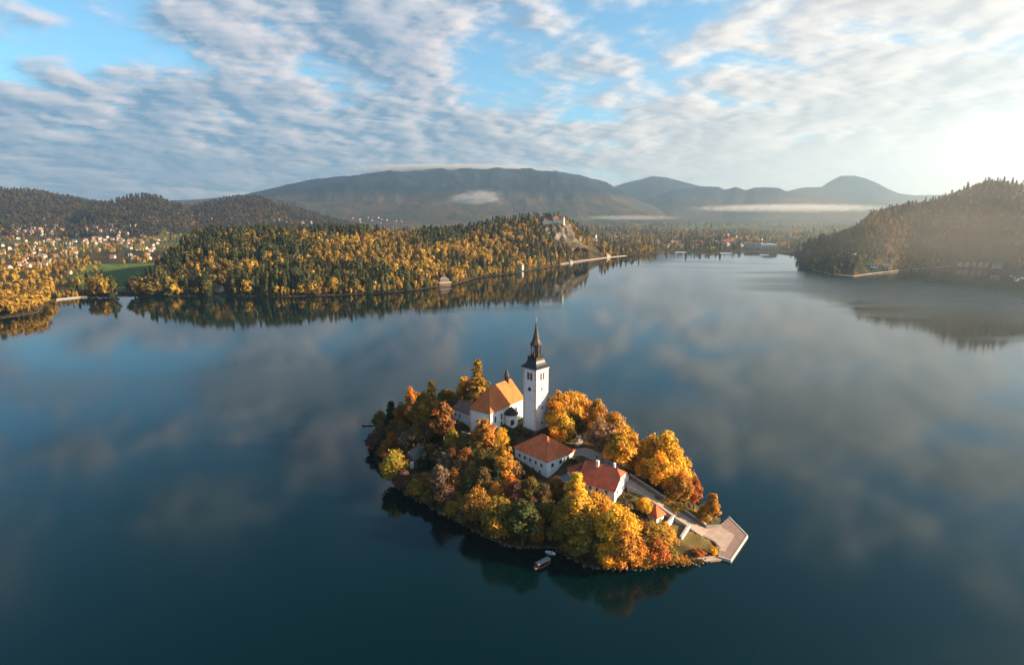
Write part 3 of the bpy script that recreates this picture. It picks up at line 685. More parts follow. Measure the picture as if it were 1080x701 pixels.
# long house with dark roof and white gable end
h2a = math.atan2(0.55, -0.83) - math.pi             # local -x runs away along the front; +y towards the back
h2 = empty('gabled_house', (40.4, 205.2, 0), h2a, 'long white house with a weathered dark red roof and a many windowed gable end', 'house')
L2, D2 = 16.5, 15.2
MB().box(-L2, -0.5, 0.6, D2, 4, 14.8).prism([], 0, 0).build('wall', M['white'], h2) if False else None
mb = MB().box(-L2, -0.5, 0.6, D2, 4, 14.8)
ym = (D2+0.6)/2
mb.add([(-0.5, 0.6, 14.8), (-0.5, D2, 14.8), (-0.5, ym+2.2, 18.4), (-0.5, ym-2.2, 18.4), (-1.0, 0.6, 14.8), (-1.0, D2, 14.8), (-1.0, ym+2.2, 18.4), (-1.0, ym-2.2, 18.4)], [(0, 1, 2, 3), (7, 6, 5, 4), (1, 5, 6, 2), (3, 7, 4, 0), (2, 6, 7, 3)])
mb.add([(-L2, 0.6, 14.8), (-L2, D2, 14.8), (-L2, ym, 20.1), (-L2+.4, 0.6, 14.8), (-L2+.4, D2, 14.8), (-L2+.4, ym, 20.1)], [(2, 1, 0), (3, 4, 5), (0, 3, 5, 2), (1, 2, 5, 4)])
mb.build('wall', M['white'], h2)
zr = 20.6; ze = 14.5
def yl(z): return -0.3 + (ym+0.3)*(z-ze)/(zr-ze)
zh = 18.3
mb = MB()
mb.slab([(-L2-.6, -.3, ze), (.1, -.3, ze), (.1, yl(zh), zh), (-2.9, ym, zr), (-L2-.6, ym, zr)], .28)
mb.slab([(.1, 2*ym+.3, ze), (-L2-.6, 2*ym+.3, ze), (-L2-.6, ym, zr), (-2.9, ym, zr), (.1, 2*ym-yl(zh), zh)], .28)
mb.slab([(.1, yl(zh), zh), (.1, 2*ym-yl(zh), zh), (-2.9, ym, zr)], .28)
r2 = mb.build('roof', M['tile_dark'], h2)
MB().box(-11.5, -10.4, ym-1.6, ym-.6, 18.5, 22.2).build('chimney', M['cream'], r2)
MB().box(-5.0, -4.2, ym+1, ym+1.8, 18.5, 21.8).build('chimney', M['white'], r2)
for yy in (3.6, 7.9, 12.2): win(h2, -0.5, yy, 12.6, 1.0, 1.5, '+x')
for yy in (3.6, 7.9, 12.2): win(h2, -0.5, yy, 9.6, 1.0, 1.4, '+x')
for yy in (6.4, 9.4): win(h2, -0.5, yy, 16.2, 0.8, 1.1, '+x')
for xx in (-4, -8, -11, -14): win(h2, xx, 0.6, 12.9, 0.9, 1.2, '-y')
win(h2, -6.2, 0.6, 10.2, 1.2, 2.1, '-y', 'door', False)

# courtyard shed and lean-to between the two houses
cs = empty('courtyard_shed', (24.5, 222.5, 0), h1a, 'low shed with a dark grey flat roof between the two houses', 'shed')
MB().box(-5.5, 3.6, -5.5, 2.4, 6, 12.2).build('wall', M['white'], cs)
MB().box(-5.9, 4.0, -5.9, 2.8, 12.2, 12.6).build('roof', M['greyroof'], cs)
lt = empty('lean_to', (29.0, 226.5, 0), h1a, 'narrow brown roofed lean-to behind the grey shed, beside the big hipped house', 'shed')
MB().box(-4.5, 4.5, 0, 3, 9, 13.2).build('wall', M['white'], lt)
MB().slab([(-4.9, -0.6, 12.7), (4.9, -0.6, 12.7), (4.9, 3.3, 14.6), (-4.9, 3.3, 14.6)], .2).build('roof', M['tile_dark'], lt)
cs2 = empty('chimney_stack', (30.0, 219.0, 0), h2a, 'white chimney stack with an orange tiled cap left of the long house', 'chimney')
MB().box(-1.1, 1.1, -1.1, 1.1, 8, 17.2).build('shaft', M['white'], cs2)
MB().lathe([(2.0, 17.2), (2.0, 17.35), (0.1, 18.6)], 4, 0, 0, R(45)).build('cap', M['tile_orange'], cs2)

# small hut by the stairs with a pyramid roof
hut = empty('garden_hut', (56.0, 202.6, 0), R(38), 'small white hut with a red pyramid roof left of the stairs', 'hut')
MB().box(-2.2, 2.2, -2.2, 2.2, 1.5, 6.6).build('wall', M['white'], hut)
MB().lathe([(2.9*q2, 6.5), (2.9*q2, 6.75), (0.12, 10.2)], 4, 0, 0, R(45)).build('roof', M['tile_red'], hut)
win(hut, 0, -2.2, 5.0, 0.8, 1.1, '-y'); win(hut, 2.2, 0, 4.6, 0.9, 2.0, '+x', 'door', False)

# hut at the wooded left end
lh = empty('woodland_hut', (-46.5, 252.0, 0), R(-20), 'grey steep roofed hut with two white gate piers in the wood at the left end', 'hut')
gzl = gz(-46.5, 252)
MB().box(-2.8, 2.8, -4.5, 5.5, gzl-1.5, gzl+2.6).build('wall', M['wood'], lh)
mb = MB(); mb.slab([(3.5, -5.2, gzl+2.2), (3.5, 6, gzl+2.2), (0, 6, gzl+6.4), (0, -5.2, gzl+6.4)], .25).slab([(-3.5, 6, gzl+2.2), (-3.5, -5.2, gzl+2.2), (0, -5.2, gzl+6.4), (0, 6, gzl+6.4)], .25)
mb.build('roof', M['shingle'], lh)
mb = MB().add([(-2.8, -4.5, gzl+2.6), (2.8, -4.5, gzl+2.6), (0, -4.5, gzl+6.1), (-2.8, -4.2, gzl+2.6), (2.8, -4.2, gzl+2.6), (0, -4.2, gzl+6.1)], [(0, 1, 2), (5, 4, 3), (0, 3, 4, 1), (1, 4, 5, 2), (2, 5, 3, 0)]); mb.build('gable', M['wood'], lh)
for xx in (-2.2, 2.2): MB().box(xx-.65, xx+.65, -6.4, -5.2, gzl-1.2, gzl+1.9).build('pier', M['white'], lh)

# white stone posts at the back of the court
for (px, py, hh, lb) in ((611, 465, 3.4, 'white stone gate post standing left at the path behind the court'), (620.5, 462, 4.6, 'taller white stone gate post right of the path behind the court')):
    p = at(px, py, 14.2); z0 = gz(p.x, p.y)
    g_ = empty('gate_post', (p.x, p.y, z0), 0, lb, 'post', 'gate posts behind the court')
    MB().box(-.45, .45, -.45, .45, -.5, hh).build('post_shaft', M['white'], g_)
    MB().lathe([(.62*q2, hh), (.62*q2, hh+.2), (.05, hh+.9)], 4, 0, 0, R(45)).build('cap', M['kerb'], g_)

# plank dock at the left end
dk = empty('plank_dock', (-80.5, 314.5, 0), R(2), 'small brown plank dock at the far left end of the island', 'dock')
mb = MB()
for k in range(10): mb.box(-7+k*.8, -7+k*.8+.72, -1.1, 1.1, .55, .68)
mb.build('deck', M['boatwood'], dk)
for xx in (-6.5, -2.5): 
    for yy in (-.9, .9): MB().tube((xx, yy, -3), (xx, yy, 1.3), .12, .12).build('pile', M['wood'], dk)

# ------------------------------------------------------------------ boats
def hull(length, beam, depth, sheer):
    """an open hull: stations along x, pointed at both ends, inside and outside skins"""
    mb = MB(); ns, nc = 17, 9; sec = []
    for s_, off in ((0, 0.0), (1, 0.09)):
        rows = []
        for i in range(ns):
            t = i/(ns-1)*2-1; wd = beam/2*(1-abs(t)**2.6)**0.75 - off*(1 if abs(t) < .98 else 0); wd = max(wd, 0.02)
            zt = depth + sheer*t*t; zb = 0.0 + sheer*0.75*abs(t)**3 + off
            row = []
            for k in range(nc):
                a = math.pi*k/(nc-1); row.append((t*length/2*(1-off*.04), -wd*math.cos(a), zt-(zt-zb)*math.sin(a)**0.6))
            rows.append(row)
        sec.append(rows)
    for rows, flip in ((sec[0], False), (sec[1], True)):
        b = len(mb.v)
        for row in rows: mb.v += row
        for i in range(ns-1):
            for k in range(nc-1):
                f = (b+i*nc+k, b+(i+1)*nc+k, b+(i+1)*nc+k+1, b+i*nc+k+1); mb.f.append(f if not flip else f[::-1]); mb.m.append(0)
    for k in (0, nc-1):
        for i in range(ns-1):
            a0 = i*nc+k; c0 = ns*nc+i*nc+k; mb.f.append((a0, a0+nc, c0+nc, c0)); mb.m.append(0)
    return mb
p0, p1 = at(562, 601, 0), at(582, 590.5, 0); pm_ = (p0+p1)/2; ba = math.atan2(p1.y-p0.y, p1.x-p0.x)
pl = empty('canopy_boat', (pm_.x, pm_.y, -0.25), ba, 'long wooden passenger boat with a grey canopy moored off the front shore', 'boat')
pl.scale = (.82, .82, .82)
hull(9.6, 2.7, 0.85, 0.55).build('hull', M['boatwood'], pl)
mb = MB(); nn = 9; vs = []
for i in range(2):
    for k in range(nn):
        a = math.pi*k/(nn-1); vs.append((-3.4+i*7.2, -1.35*math.cos(a), 2.25+.38*math.sin(a)))
for i in range(2):
    for k in range(nn):
        a = math.pi*k/(nn-1); vs.append((-3.4+i*7.2, -1.27*math.cos(a), 2.17+.36*math.sin(a)))
mb.add(vs, [(k+1, k, nn+k, nn+k+1) for k in range(nn-1)] + [(2*nn+k, 2*nn+k+1, 3*nn+k+1, 3*nn+k) for k in range(nn-1)] + [(0, 2*nn, 3*nn, nn), (nn-1, 2*nn-1, 4*nn-1, 3*nn-1)] + [(k, k+1, 2*nn+k+1, 2*nn+k) for k in range(nn-1)] + [(nn+k+1, nn+k, 3*nn+k, 3*nn+k+1) for k in range(nn-1)])
mb.build('canopy', M['canvas'], pl)
for xx in (-3.2, 0.2, 3.6):
    for yy in (-1.22, 1.22): MB().tube((xx, yy, .7), (xx, yy, 2.25), .045, .045).build('canopy_post', M['boatwood'], pl)
for yy in (-.95, .95): MB().box(-3.2, 3.4, yy-.25, yy+.25, .5, .62).build('bench', M['wood'], pl)
MB().box(-4.5, -3.75, -.7, .7, .62, .74).build('stern_seat', M['boatwhite'], pl)
p = at(580.5, 583.5, 0)
rb = empty('rowing_boat', (p.x, p.y, -0.1), ba+R(-62), 'small open white rowing boat moored under the trees behind the canopy boat', 'boat')
rb.scale = (.85, .85, .85)
hull(4.6, 2.0, 0.65, 0.25).build('hull', M['boatwhite'], rb)
for xx in (-1.2, .3): MB().box(xx-.16, xx+.16, -.85, .85, .42, .48).build('thwart', M['wood'], rb)

# ------------------------------------------------------------------ trees
rng = np.random.default_rng(12)
def leaf_quads(cent, nrm, size, aspect=1.0, r=rng):
    """one small quad per leaf clump, facing nrm, spun at random"""
    n = len(cent); nrm = nrm/np.linalg.norm(nrm, axis=1, keepdims=True)
    t = r.normal(size=(n, 3)); t -= nrm*(t*nrm).sum(1, keepdims=True); t /= np.linalg.norm(t, axis=1, keepdims=True); b = np.cross(nrm, t)
    s = (size*(0.6+0.8*r.random((n, 1))))
    j = lambda: 1+0.35*(r.random((n, 1))-.5)
    return np.stack([cent+t*s*j()*aspect+b*s*j()*.5, cent-t*s*j()*.6+b*s*j(), cent-t*s*j()*aspect-b*s*j()*.5, cent+t*s*j()*.6-b*s*j()], 1)
def crown_round(seed, h, wd, n_cl, per0, leaf, base=0.22, top_shape=1.0, fill=0.5):
    """a broadleaf crown: lobes of leaves spread through an uneven egg"""
    r = np.random.default_rng(seed); cents, nrms, tints = [], [], []
    cz = h*(base+1)/2; hz = h*(1-base)/2
    for k in range(n_cl):
        v = r.normal(size=3); v /= np.linalg.norm(v); rad = r.uniform(.30, .95)
        if v[2] < -0.5: v[2] *= .6
        narrow = 1-0.35*max(0, v[2])*top_shape
        c = np.array([v[0]*wd/2*rad*narrow, v[1]*wd/2*rad*narrow, cz+v[2]*hz*rad])
        cr = wd*r.uniform(.07, .20)
        per = int(per0*(cr/wd/.145)**1.6)+8
        u = r.normal(size=(per, 3)); u /= np.linalg.norm(u, axis=1, keepdims=True)
        rr = cr*(fill+(1-fill)*r.random((per, 1)))
        cents.append(c+u*rr*np.array([1, 1, .85])+r.normal(size=(per, 3))*wd*.028); nrms.append(u*.8+r.normal(size=(per, 3))*.45+np.array([0, 0, .35])+v*.4)
        tints.append(np.stack([np.full(per, r.uniform(.55, 1.25))*r.uniform(.7, 1.2, per), np.full(per, r.normal()*.10)], 1))
    return np.concatenate(cents), np.concatenate(nrms), np.concatenate(tints), leaf
def crown_conifer(seed, h, wd, levels, per, leaf, droop=.35):
    r = np.random.default_rng(seed); cents, nrms, tints = [], [], []
    for k in range(levels):
        t = k/levels; z = h*(.10+.88*t); rad = wd/2*(1-t)**.85*r.uniform(.8, 1.15)+.12
        nb = max(5, int(13*(1-t)+3))
        for b in range(nb):
            a = 2*math.pi*(b+r.random())/nb; ln = rad*r.uniform(.7, 1.12); s = r.random(per)**.7
            x = np.cos(a)*ln*s; y = np.sin(a)*ln*s; zz = z-droop*ln*s**1.5+r.normal(size=per)*.09
            cents.append(np.stack([x+r.normal(size=per)*.18, y+r.normal(size=per)*.18, zz], 1))
            nrms.append(np.stack([np.full(per, math.cos(a)*.6), np.full(per, math.sin(a)*.6), np.ones(per)], 1)+r.normal(size=(per, 3))*.45)
            tints.append(np.full(per, r.uniform(.65, 1.2))*r.uniform(.75, 1.2, per))
    return np.concatenate(cents), np.concatenate(nrms), np.concatenate(tints), leaf
def crown_mesh(name, spec, mats, aspect=1.0, seed=1, trunk=None):
    c, n, t, leaf = spec; r = np.random.default_rng(seed)
    qd = leaf_quads(c, n, leaf, aspect, r); v = qd.reshape(-1, 3); f = np.arange(len(v)).reshape(-1, 4)
    me = quick_mesh(name, v, f, mats)
    hue = 0
    if t.ndim == 2: hue = t[:, 1]; t = t[:, 0]
    col = np.ones((len(f), 4), np.float32); warm = r.uniform(-.10, .10, len(f))+hue
    col[:, 0] = t*(1+warm); col[:, 1] = t; col[:, 2] = t*(1-warm)
    a = me.attributes.new('tint', 'FLOAT_COLOR', 'FACE'); a.data.foreach_set('color', col.ravel()); return me
def trunk_mesh(name, h, r0, limbs, seed, m, spread=.28, top=.72):
    r = random.Random(seed); mb = MB(); pts = [Vector((0, 0, -1.2))]; n = 6
    for k in range(1, n+1): pts.append(Vector((r.uniform(-.25, .25)*k/3, r.uniform(-.25, .25)*k/3, h*top*k/n)))
    for k in range(n): mb.tube(pts[k], pts[k+1], r0*(1-.8*k/n), r0*(1-.8*(k+1)/n), 7)
    for k in range(limbs):
        i = r.randint(2, n-1); a = 2*math.pi*(k+r.random()*.5)/limbs; p = pts[i]; ln = h*spread*r.uniform(.7, 1.1)
        m_ = p+Vector((math.cos(a)*ln*.55, math.sin(a)*ln*.55, ln*.45)); e = m_+Vector((math.cos(a)*ln*.45, math.sin(a)*ln*.45, ln*.55))
        mb.tube(p, m_, r0*.38, r0*.24, 5); mb.tube(m_, e, r0*.24, r0*.06, 5)
        for j in range(2):
            e2 = m_+Vector((math.cos(a+(j-.5)*1.6)*ln*.4, math.sin(a+(j-.5)*1.6)*ln*.4, ln*.4)); mb.tube(m_, e2, r0*.16, r0*.04, 4)
    return mb.mesh(name, m)
H0 = 12.0
kinds = {}
kinds['round'] = [(crown_mesh('crown', crown_round(100+k, H0, 9.5, 110, 96, .235, .08, .9), [M['leaf']], 1, k), trunk_mesh('trunk', H0, .32, 6, k, M['bark'])) for k in range(5)]
kinds['tall'] = [(crown_mesh('crown', crown_round(200+k, H0, 6.0, 88, 84, .225, .06, 1.3), [M['leaf']], 1, k), trunk_mesh('trunk', H0, .28, 6, 20+k, M['bark'], .18)) for k in range(4)]
kinds['conifer'] = [(crown_mesh('crown', crown_conifer(300+k, H0, 5.6, 17, 13, .32), [M['leaf']], 1.2, k), trunk_mesh('trunk', H0, .24, 0, 40+k, M['bark'], .1, .93)) for k in range(3)]
kinds['bare'] = [(crown_mesh('crown', crown_round(400+k, H0, 9.0, 40, 42, .30, .22, .6, .1), [M['leaf']], 2.6, k), trunk_mesh('trunk', H0, .26, 10, 60+k, M['twig'], .34)) for k in range(3)]
kinds['shrub'] = [(crown_mesh('crown', crown_round(500+k, H0, 15, 40, 46, .55, .02, .5), [M['leaf']], 1, k), trunk_mesh('trunk', H0, .3, 5, 80+k, M['bark'], .3, .5)) for k in range(3)]
kind_w = {'round': 9.5, 'tall': 6.0, 'conifer': 5.6, 'bare': 9.0, 'shrub': 15}
kind_name = {'round': ('broadleaf_tree', 'tree'), 'tall': ('slender_tree', 'tree'), 'conifer': ('conifer_tree', 'tree'), 'bare': ('half_bare_tree', 'tree'), 'shrub': ('shrub', 'shrub')}
cols = dict(amber=(.40, .185, .030), gold=(.70, .35, .034), yellow=(.84, .455, .036), orange=(.54, .235, .034), rust=(.30, .125, .030), redor=(.50, .155, .030), brown=(.165, .095, .038), maroon=(.17, .078, .045), mauve=(.22, .135, .085),  # amber: a duller gold, the front slope's shade put into the leaf colour
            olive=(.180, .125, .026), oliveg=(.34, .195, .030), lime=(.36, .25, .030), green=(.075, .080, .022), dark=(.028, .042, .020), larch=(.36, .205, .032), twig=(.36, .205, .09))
rt = random.Random(5)
def plant(px, py, h, wd, kind, col, label, crown_mid=0.58):
    """a tree whose crown's middle stands where the photo shows it, rooted on the island's ground"""
    d = ray(px, py)
    if kind != 'shrub': fd = max(1.0, (ray(px, py)[1]*CAM_H*.9/-d[2])/205); wd *= 1.13*fd**.6; h *= 1.15*fd**.9
    best = None
    for k in range(500):
        t = 150+k*0.6; x, y, z = d[0]*t, d[1]*t, CAM_H+d[2]*t
        if -88 < x < 96 and 168 < y < 358:
            g = gz_grid(x, y)
            if g > 0.15 and z <= g + h*crown_mid: best = (x, y, g); break
    if best is None: print('NO GROUND for tree', px, py, label); return
    nm, cat = kind_name[kind]
    root = empty(nm, best, rt.uniform(0, 6.28), label, cat, 'autumn trees on the island' if cat == 'tree' else 'shrubs on the island')
    cm, tm = rt.choice(kinds[kind])
    
    root.scale = (wd/kind_w[kind], wd/kind_w[kind], h/H0)
    c = bpy.data.objects.new('crown', cm); t_ = bpy.data.objects.new('trunk', tm)
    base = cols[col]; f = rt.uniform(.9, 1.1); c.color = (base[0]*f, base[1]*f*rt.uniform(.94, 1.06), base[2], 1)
    for o in (c, t_): C.objects.link(o); o.parent = root
    return root
def gz_grid(x, y):
    i = (x-gx[0])/1.4; j = (y-gy[0])/1.4; i0, j0 = int(i), int(j)
    if i0 < 0 or j0 < 0 or i0 >= len(gx)-1 or j0 >= len(gy)-1: return -5.0
    u, v = i-i0, j-j0
    return float((GZ[i0, j0]*(1-u)+GZ[i0+1, j0]*u)*(1-v)+(GZ[i0, j0+1]*(1-u)+GZ[i0+1, j0+1]*u)*v)

TREES = [
 # left end of the island
 (401, 442, 7, 7, 'round', 'olive', 'small olive tree nearest the plank dock at the left tip'),
 (413, 438, 13, 8, 'conifer', 'dark', 'dark green spruce standing just inside the left tip of the island'),
 (424, 438, 10, 8, 'round', 'rust', 'rust brown round tree just right of the dark spruce at the left tip'),
 (436, 426, 14, 8, 'tall', 'orange', 'pale orange slender tree second highest on the left end'),
 (446, 433, 14, 9, 'round', 'oliveg', 'mottled gold green tree between the pale orange tree and the larch'),
 (455, 424, 17, 9, 'conifer', 'larch', 'tall golden green larch rising highest on the left end'),
 (457, 443, 11, 6, 'conifer', 'dark', 'narrow dark spruce under the tall golden larch'),
 (467, 441, 15, 9, 'tall', 'rust', 'broad brown orange tree left of the small mauve roofed house'),
 (472, 422, 9, 9, 'round', 'olive', 'flat olive tree behind the mauve roofed house'),
 (403, 455, 7, 8, 'round', 'maroon', 'maroon round tree below the plank dock'),
 (396, 474, 7, 8, 'round', 'maroon', 'dull red tree overhanging the water on the left shore'),
 (404, 476, 6, 5, 'round', 'rust', 'small rust orange tree beside the dull red tree on the left shore'),
 (404, 465, 9, 6, 'conifer', 'dark', 'short dark conifer between the two maroon trees of the left shore'),
 (415, 453, 8, 8, 'round', 'olive', 'brown olive tree in the wood above the maroon trees'),
 (426, 455, 8, 7, 'round', 'brown', 'brown tree in the wood below the rust brown round tree'),
 (413, 466, 8, 8, 'round', 'rust', 'dull rust tree left of the grey roofed hut'),
 (428, 465, 7, 7, 'bare', 'mauve', 'thin mauve half bare tree behind the grey roofed hut'),
 (440, 457, 8, 8, 'round', 'brown', 'brown tree where the thin path leaves the wood'),
 (452, 456, 8, 7, 'bare', 'brown', 'half bare brown tree above the thin path'),
 (416, 492, 12, 10.5, 'round', 'lime', 'bright yellow green round tree left of the grey roofed hut'),
 (397, 491, 8, 6, 'conifer', 'dark', 'low blue green conifer at the waterline left of the yellow green tree'),
 (401, 503, 6, 5, 'conifer', 'dark', 'lowest dark conifer on the left shore, below the yellow green tree'),
 (426, 507, 8, 8, 'round', 'maroon', 'maroon tree below the yellow green round tree'),
 (437, 507, 6, 7, 'round', 'brown', 'brown bush like tree in front of the two white piers'),
 (438, 521, 7, 8, 'round', 'oliveg', 'olive yellow tree low on the shore below the grey roofed hut'),
 (424, 519, 5, 6, 'round', 'olive', 'small dark olive tree at the waterline below the maroon tree'),
 (450, 508, 8, 7, 'round', 'rust', 'dull rust tree right of the two white piers'),
 (452, 524, 6, 6, 'round', 'olive', 'dark olive tree low on the shore left of the tall mauve tree'),
 (466, 506, 15, 9, 'tall', 'mauve', 'tall mauve brown tree on the front left shore'),
 (459, 514, 9, 6, 'round', 'olive', 'olive tree hugging the left side of the tall mauve tree'),
 (471, 522, 9, 9, 'round', 'maroon', 'wine red tree at the foot of the tall mauve tree'),
 (480, 508, 10, 8, 'round', 'rust', 'dark rust tree right of the tall mauve tree'),
 (476, 539, 6, 6, 'round', 'oliveg', 'small yellow tree leaning over the front left waterline'),
 (488, 545, 4.5, 7, 'shrub', 'mauve', 'mauve shrub on the waterline below the gold tree'),
 (483, 527, 6, 6, 'round', 'lime', 'small bright yellow tree beside the wine red tree'),
 # front left slope
 (501, 533, 13, 12, 'round', 'amber', 'large gold round tree on the front left shore, coloured dull for shade'),
 (524, 521, 9, 8, 'round', 'orange', 'orange round tree left of the red topped tree on the front slope'),
 (538, 514, 9, 8, 'round', 'redor', 'red orange tree whose top catches the sun on the front slope'),
 (526, 550, 15, 12, 'round', 'oliveg', 'large golden olive tree on the front shore beside the dark green one'),
 (551, 554, 17, 11.5, 'tall', 'green', 'large dark green tree on the front shore reaching the water'),
 (566, 563, 11, 7, 'round', 'rust', 'narrow rust tree right of the large dark green tree'),
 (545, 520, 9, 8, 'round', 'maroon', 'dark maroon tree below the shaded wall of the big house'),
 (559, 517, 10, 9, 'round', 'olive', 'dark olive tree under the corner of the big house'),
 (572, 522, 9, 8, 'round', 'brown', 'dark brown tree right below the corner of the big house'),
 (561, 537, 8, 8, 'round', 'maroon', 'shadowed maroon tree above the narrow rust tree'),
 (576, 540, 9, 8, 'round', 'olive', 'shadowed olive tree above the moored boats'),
 (533, 488, 14, 8.5, 'tall', 'orange', 'tall orange tree at the left wall of the big hipped house'),
 (544, 497, 8, 6, 'bare', 'brown', 'bare brown tree against the shaded wall of the big house'),
 (510, 458, 13, 9.5, 'tall', 'orange', 'orange gold tree in front of the church corner'),
 (529, 463, 8, 5.5, 'round', 'yellow', 'small bright yellow tree in front of the church door'),
 (519, 472, 7, 7, 'round', 'oliveg', 'golden olive tree below the small bright yellow tree'),
 (478, 463, 8, 6, 'round', 'lime', 'lime green tree below the mauve roofed house'),
 (490, 470, 9, 7, 'round', 'olive', 'olive tree under the retaining wall of the church'),
 (500, 474, 8, 8, 'round', 'green', 'dark green tree under the retaining wall of the church'),
 (479, 479, 8, 8, 'round', 'rust', 'rust tree at the right end of the thin path'),
 (491, 484, 9, 8, 'round', 'rust', 'larger rust tree in the middle of the shaded slope'),
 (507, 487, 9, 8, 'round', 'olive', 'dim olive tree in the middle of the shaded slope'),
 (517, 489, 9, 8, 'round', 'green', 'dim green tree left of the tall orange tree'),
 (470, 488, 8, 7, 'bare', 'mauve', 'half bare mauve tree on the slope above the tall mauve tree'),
 (485, 497, 9, 8, 'round', 'brown', 'dark brown tree on the slope above the dull gold tree'),
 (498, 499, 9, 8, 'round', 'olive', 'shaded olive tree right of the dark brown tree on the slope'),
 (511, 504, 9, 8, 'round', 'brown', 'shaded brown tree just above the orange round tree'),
 (523, 504, 9, 7, 'conifer', 'dark', 'dark spruce left of the foot of the tall orange tree'),
 (496, 513, 7, 7, 'round', 'green', 'dark green tree peeping over the dull gold tree'),
 (511, 517, 7, 7, 'round', 'olive', 'low olive tree between dull gold and orange trees'),
 (455, 473, 5, 6, 'bare', 'brown', 'low bare brown tree below the thin path'),
 (462, 482, 6, 6, 'round', 'brown', 'low brown tree between the thin path and the tall mauve tree'),
 (448, 484, 6, 6, 'conifer', 'dark', 'small dark conifer beside the grey hut roof'),
 # behind the church and right of the tower
 (489, 410, 10, 6.5, 'tall', 'gold', 'gold tree behind the chimney of the mauve roofed house'),
 (504, 401, 16, 9, 'conifer', 'larch', 'tall gold green larch behind the left of the church roof'),
 (497, 413, 9, 7, 'round', 'rust', 'small rust tree between the gold tree and the larch behind the church'),
 (511, 413, 9, 7, 'round', 'olive', 'olive tree half hidden by the church roof'),
 (541, 402, 9, 7, 'round', 'green', 'green tree behind the black ridge turret'),
 (590, 429, 13, 9, 'tall', 'orange', 'tall orange tree standing first right of the bell tower'),
 (588, 441, 11, 7, 'round', 'gold', 'gold tree touching the right edge of the bell tower'),
 (605, 430, 12, 10, 'round', 'gold', 'broad gold tree second right of the bell tower'),
 (604, 417, 13, 6, 'bare', 'twig', 'pinkish bare crowned tree poking above the broad gold tree'),
 (617, 433, 11, 8, 'tall', 'orange', 'orange tree between the broad gold tree and the pointed one'),
 (623, 430, 13, 5, 'tall', 'redor', 'pointed red orange tree highest right of the tower group'),
 (629, 441, 13, 9, 'round', 'orange', 'orange tree at the back shore end of the tower group'),
 (592, 451, 10, 9, 'round', 'gold', 'low gold tree on the lawn behind the big house roof'),
 (607, 448, 8, 7, 'round', 'olive', 'shaded olive tree left of the white gate posts'),
 (620, 449, 7, 7, 'round', 'yellow', 'yellow green tree just behind the white gate posts'),
 (585, 461, 3, 6, 'shrub', 'green', 'green shrub between bell tower and big house roof'),
 (553, 455, 3.5, 6, 'shrub', 'green', 'dark green shrub at the foot of the bell tower'),
 (636, 462, 14, 11, 'bare', 'twig', 'large brown half bare tree at the back of the court'),
 (653, 475, 13, 11, 'bare', 'gold', 'thin gold half bare tree behind the long house roof'),
 (647, 456, 14, 10, 'round', 'orange', 'bright orange tree on the back shore right of the bare brown tree'),
 (660, 466, 12, 9, 'round', 'gold', 'gold orange tree sloping down the back shore'),
 (669, 477, 11, 8, 'round', 'orange', 'orange tree joining the back shore row to the great yellow trees'),
 (670, 485, 9, 7, 'round', 'gold', 'gold tree over the top of the stairs'),
 # great yellow trees right of the stairs
 (684, 480, 15, 11, 'round', 'gold', 'leftmost of the great golden trees beside the stairs'),
 (701, 481, 17, 13, 'round', 'yellow', 'highest great yellow tree beside the stairs'),
 (713, 493, 15, 12, 'round', 'yellow', 'great yellow tree at the back shore right of the highest one'),
 (697, 495, 13, 10, 'round', 'yellow', 'great yellow tree leaning over the middle of the stairs'),
 (710, 505, 11, 9, 'round', 'gold', 'golden tree in front of the highest great yellow tree'),
 (718, 512, 12, 8, 'round', 'orange', 'orange brown tree at the right edge of the great yellow trees'),
 (678, 494, 8, 6, 'round', 'orange', 'orange brown tree at the foot of the leftmost great golden tree'),
 (704, 526, 3.5, 7, 'shrub', 'yellow', 'golden shrub upper one behind the stair parapet'),
 (716, 534, 3.2, 7, 'shrub', 'yellow', 'golden shrub middle one behind the stair parapet'),
 (728, 541, 3, 6, 'shrub', 'oliveg', 'olive gold shrub lowest one behind the stair parapet'),
 (733, 517, 12, 5.5, 'tall', 'redor', 'slim red orange tree standing apart on the right shore'),
 (751, 534, 11.5, 6, 'tall', 'orange', 'slim orange tree beside the back corner of the quay'),
 (742, 542, 6, 6, 'round', 'oliveg', 'small yellow olive tree left of the slim orange tree by the quay'),
 # front right
 (611, 540, 15, 12, 'round', 'gold', 'large sunlit gold tree below the yard of the two houses'),
 (630, 537, 13, 10.5, 'round', 'gold', 'bright gold tree directly below the long house front'),
 (597, 545, 14, 11, 'round', 'oliveg', 'olive gold tree with a sunlit orange top left of the large gold one'),
 (590, 563, 11, 9, 'round', 'olive', 'shaded olive tree just above the rowing boat'),
 (613, 562, 13, 12, 'round', 'oliveg', 'wide gold olive tree in the middle of the front shore'),
 (606, 581, 8, 9, 'round', 'olive', 'low dark olive tree at the waterline right of the boats'),
 (652, 557, 17, 13.5, 'round', 'yellow', 'biggest bright yellow tree on the front right shore'),
 (632, 577, 9, 8, 'round', 'green', 'dark green tree in the gap on the front right shore'),
 (643, 586, 9, 10, 'round', 'gold', 'gold tree at the waterline below the biggest yellow tree'),
 (660, 585, 12, 11, 'round', 'orange', 'orange gold tree on the waterline right of the biggest yellow tree'),
 (685, 568, 11, 12, 'round', 'oliveg', 'round olive gold tree below the red roofed hut'),
 (701, 565, 9, 8, 'round', 'gold', 'gold tree right of the round olive gold tree'),
 (693, 585, 9, 9, 'round', 'redor', 'red orange tree on the front shore left of the lawn'),
 (676, 592, 8, 8, 'round', 'orange', 'orange tree on the waterline left of the red orange tree'),
 (706, 593, 5, 6, 'round', 'oliveg', 'small olive tree on the waterline below the lawn'),
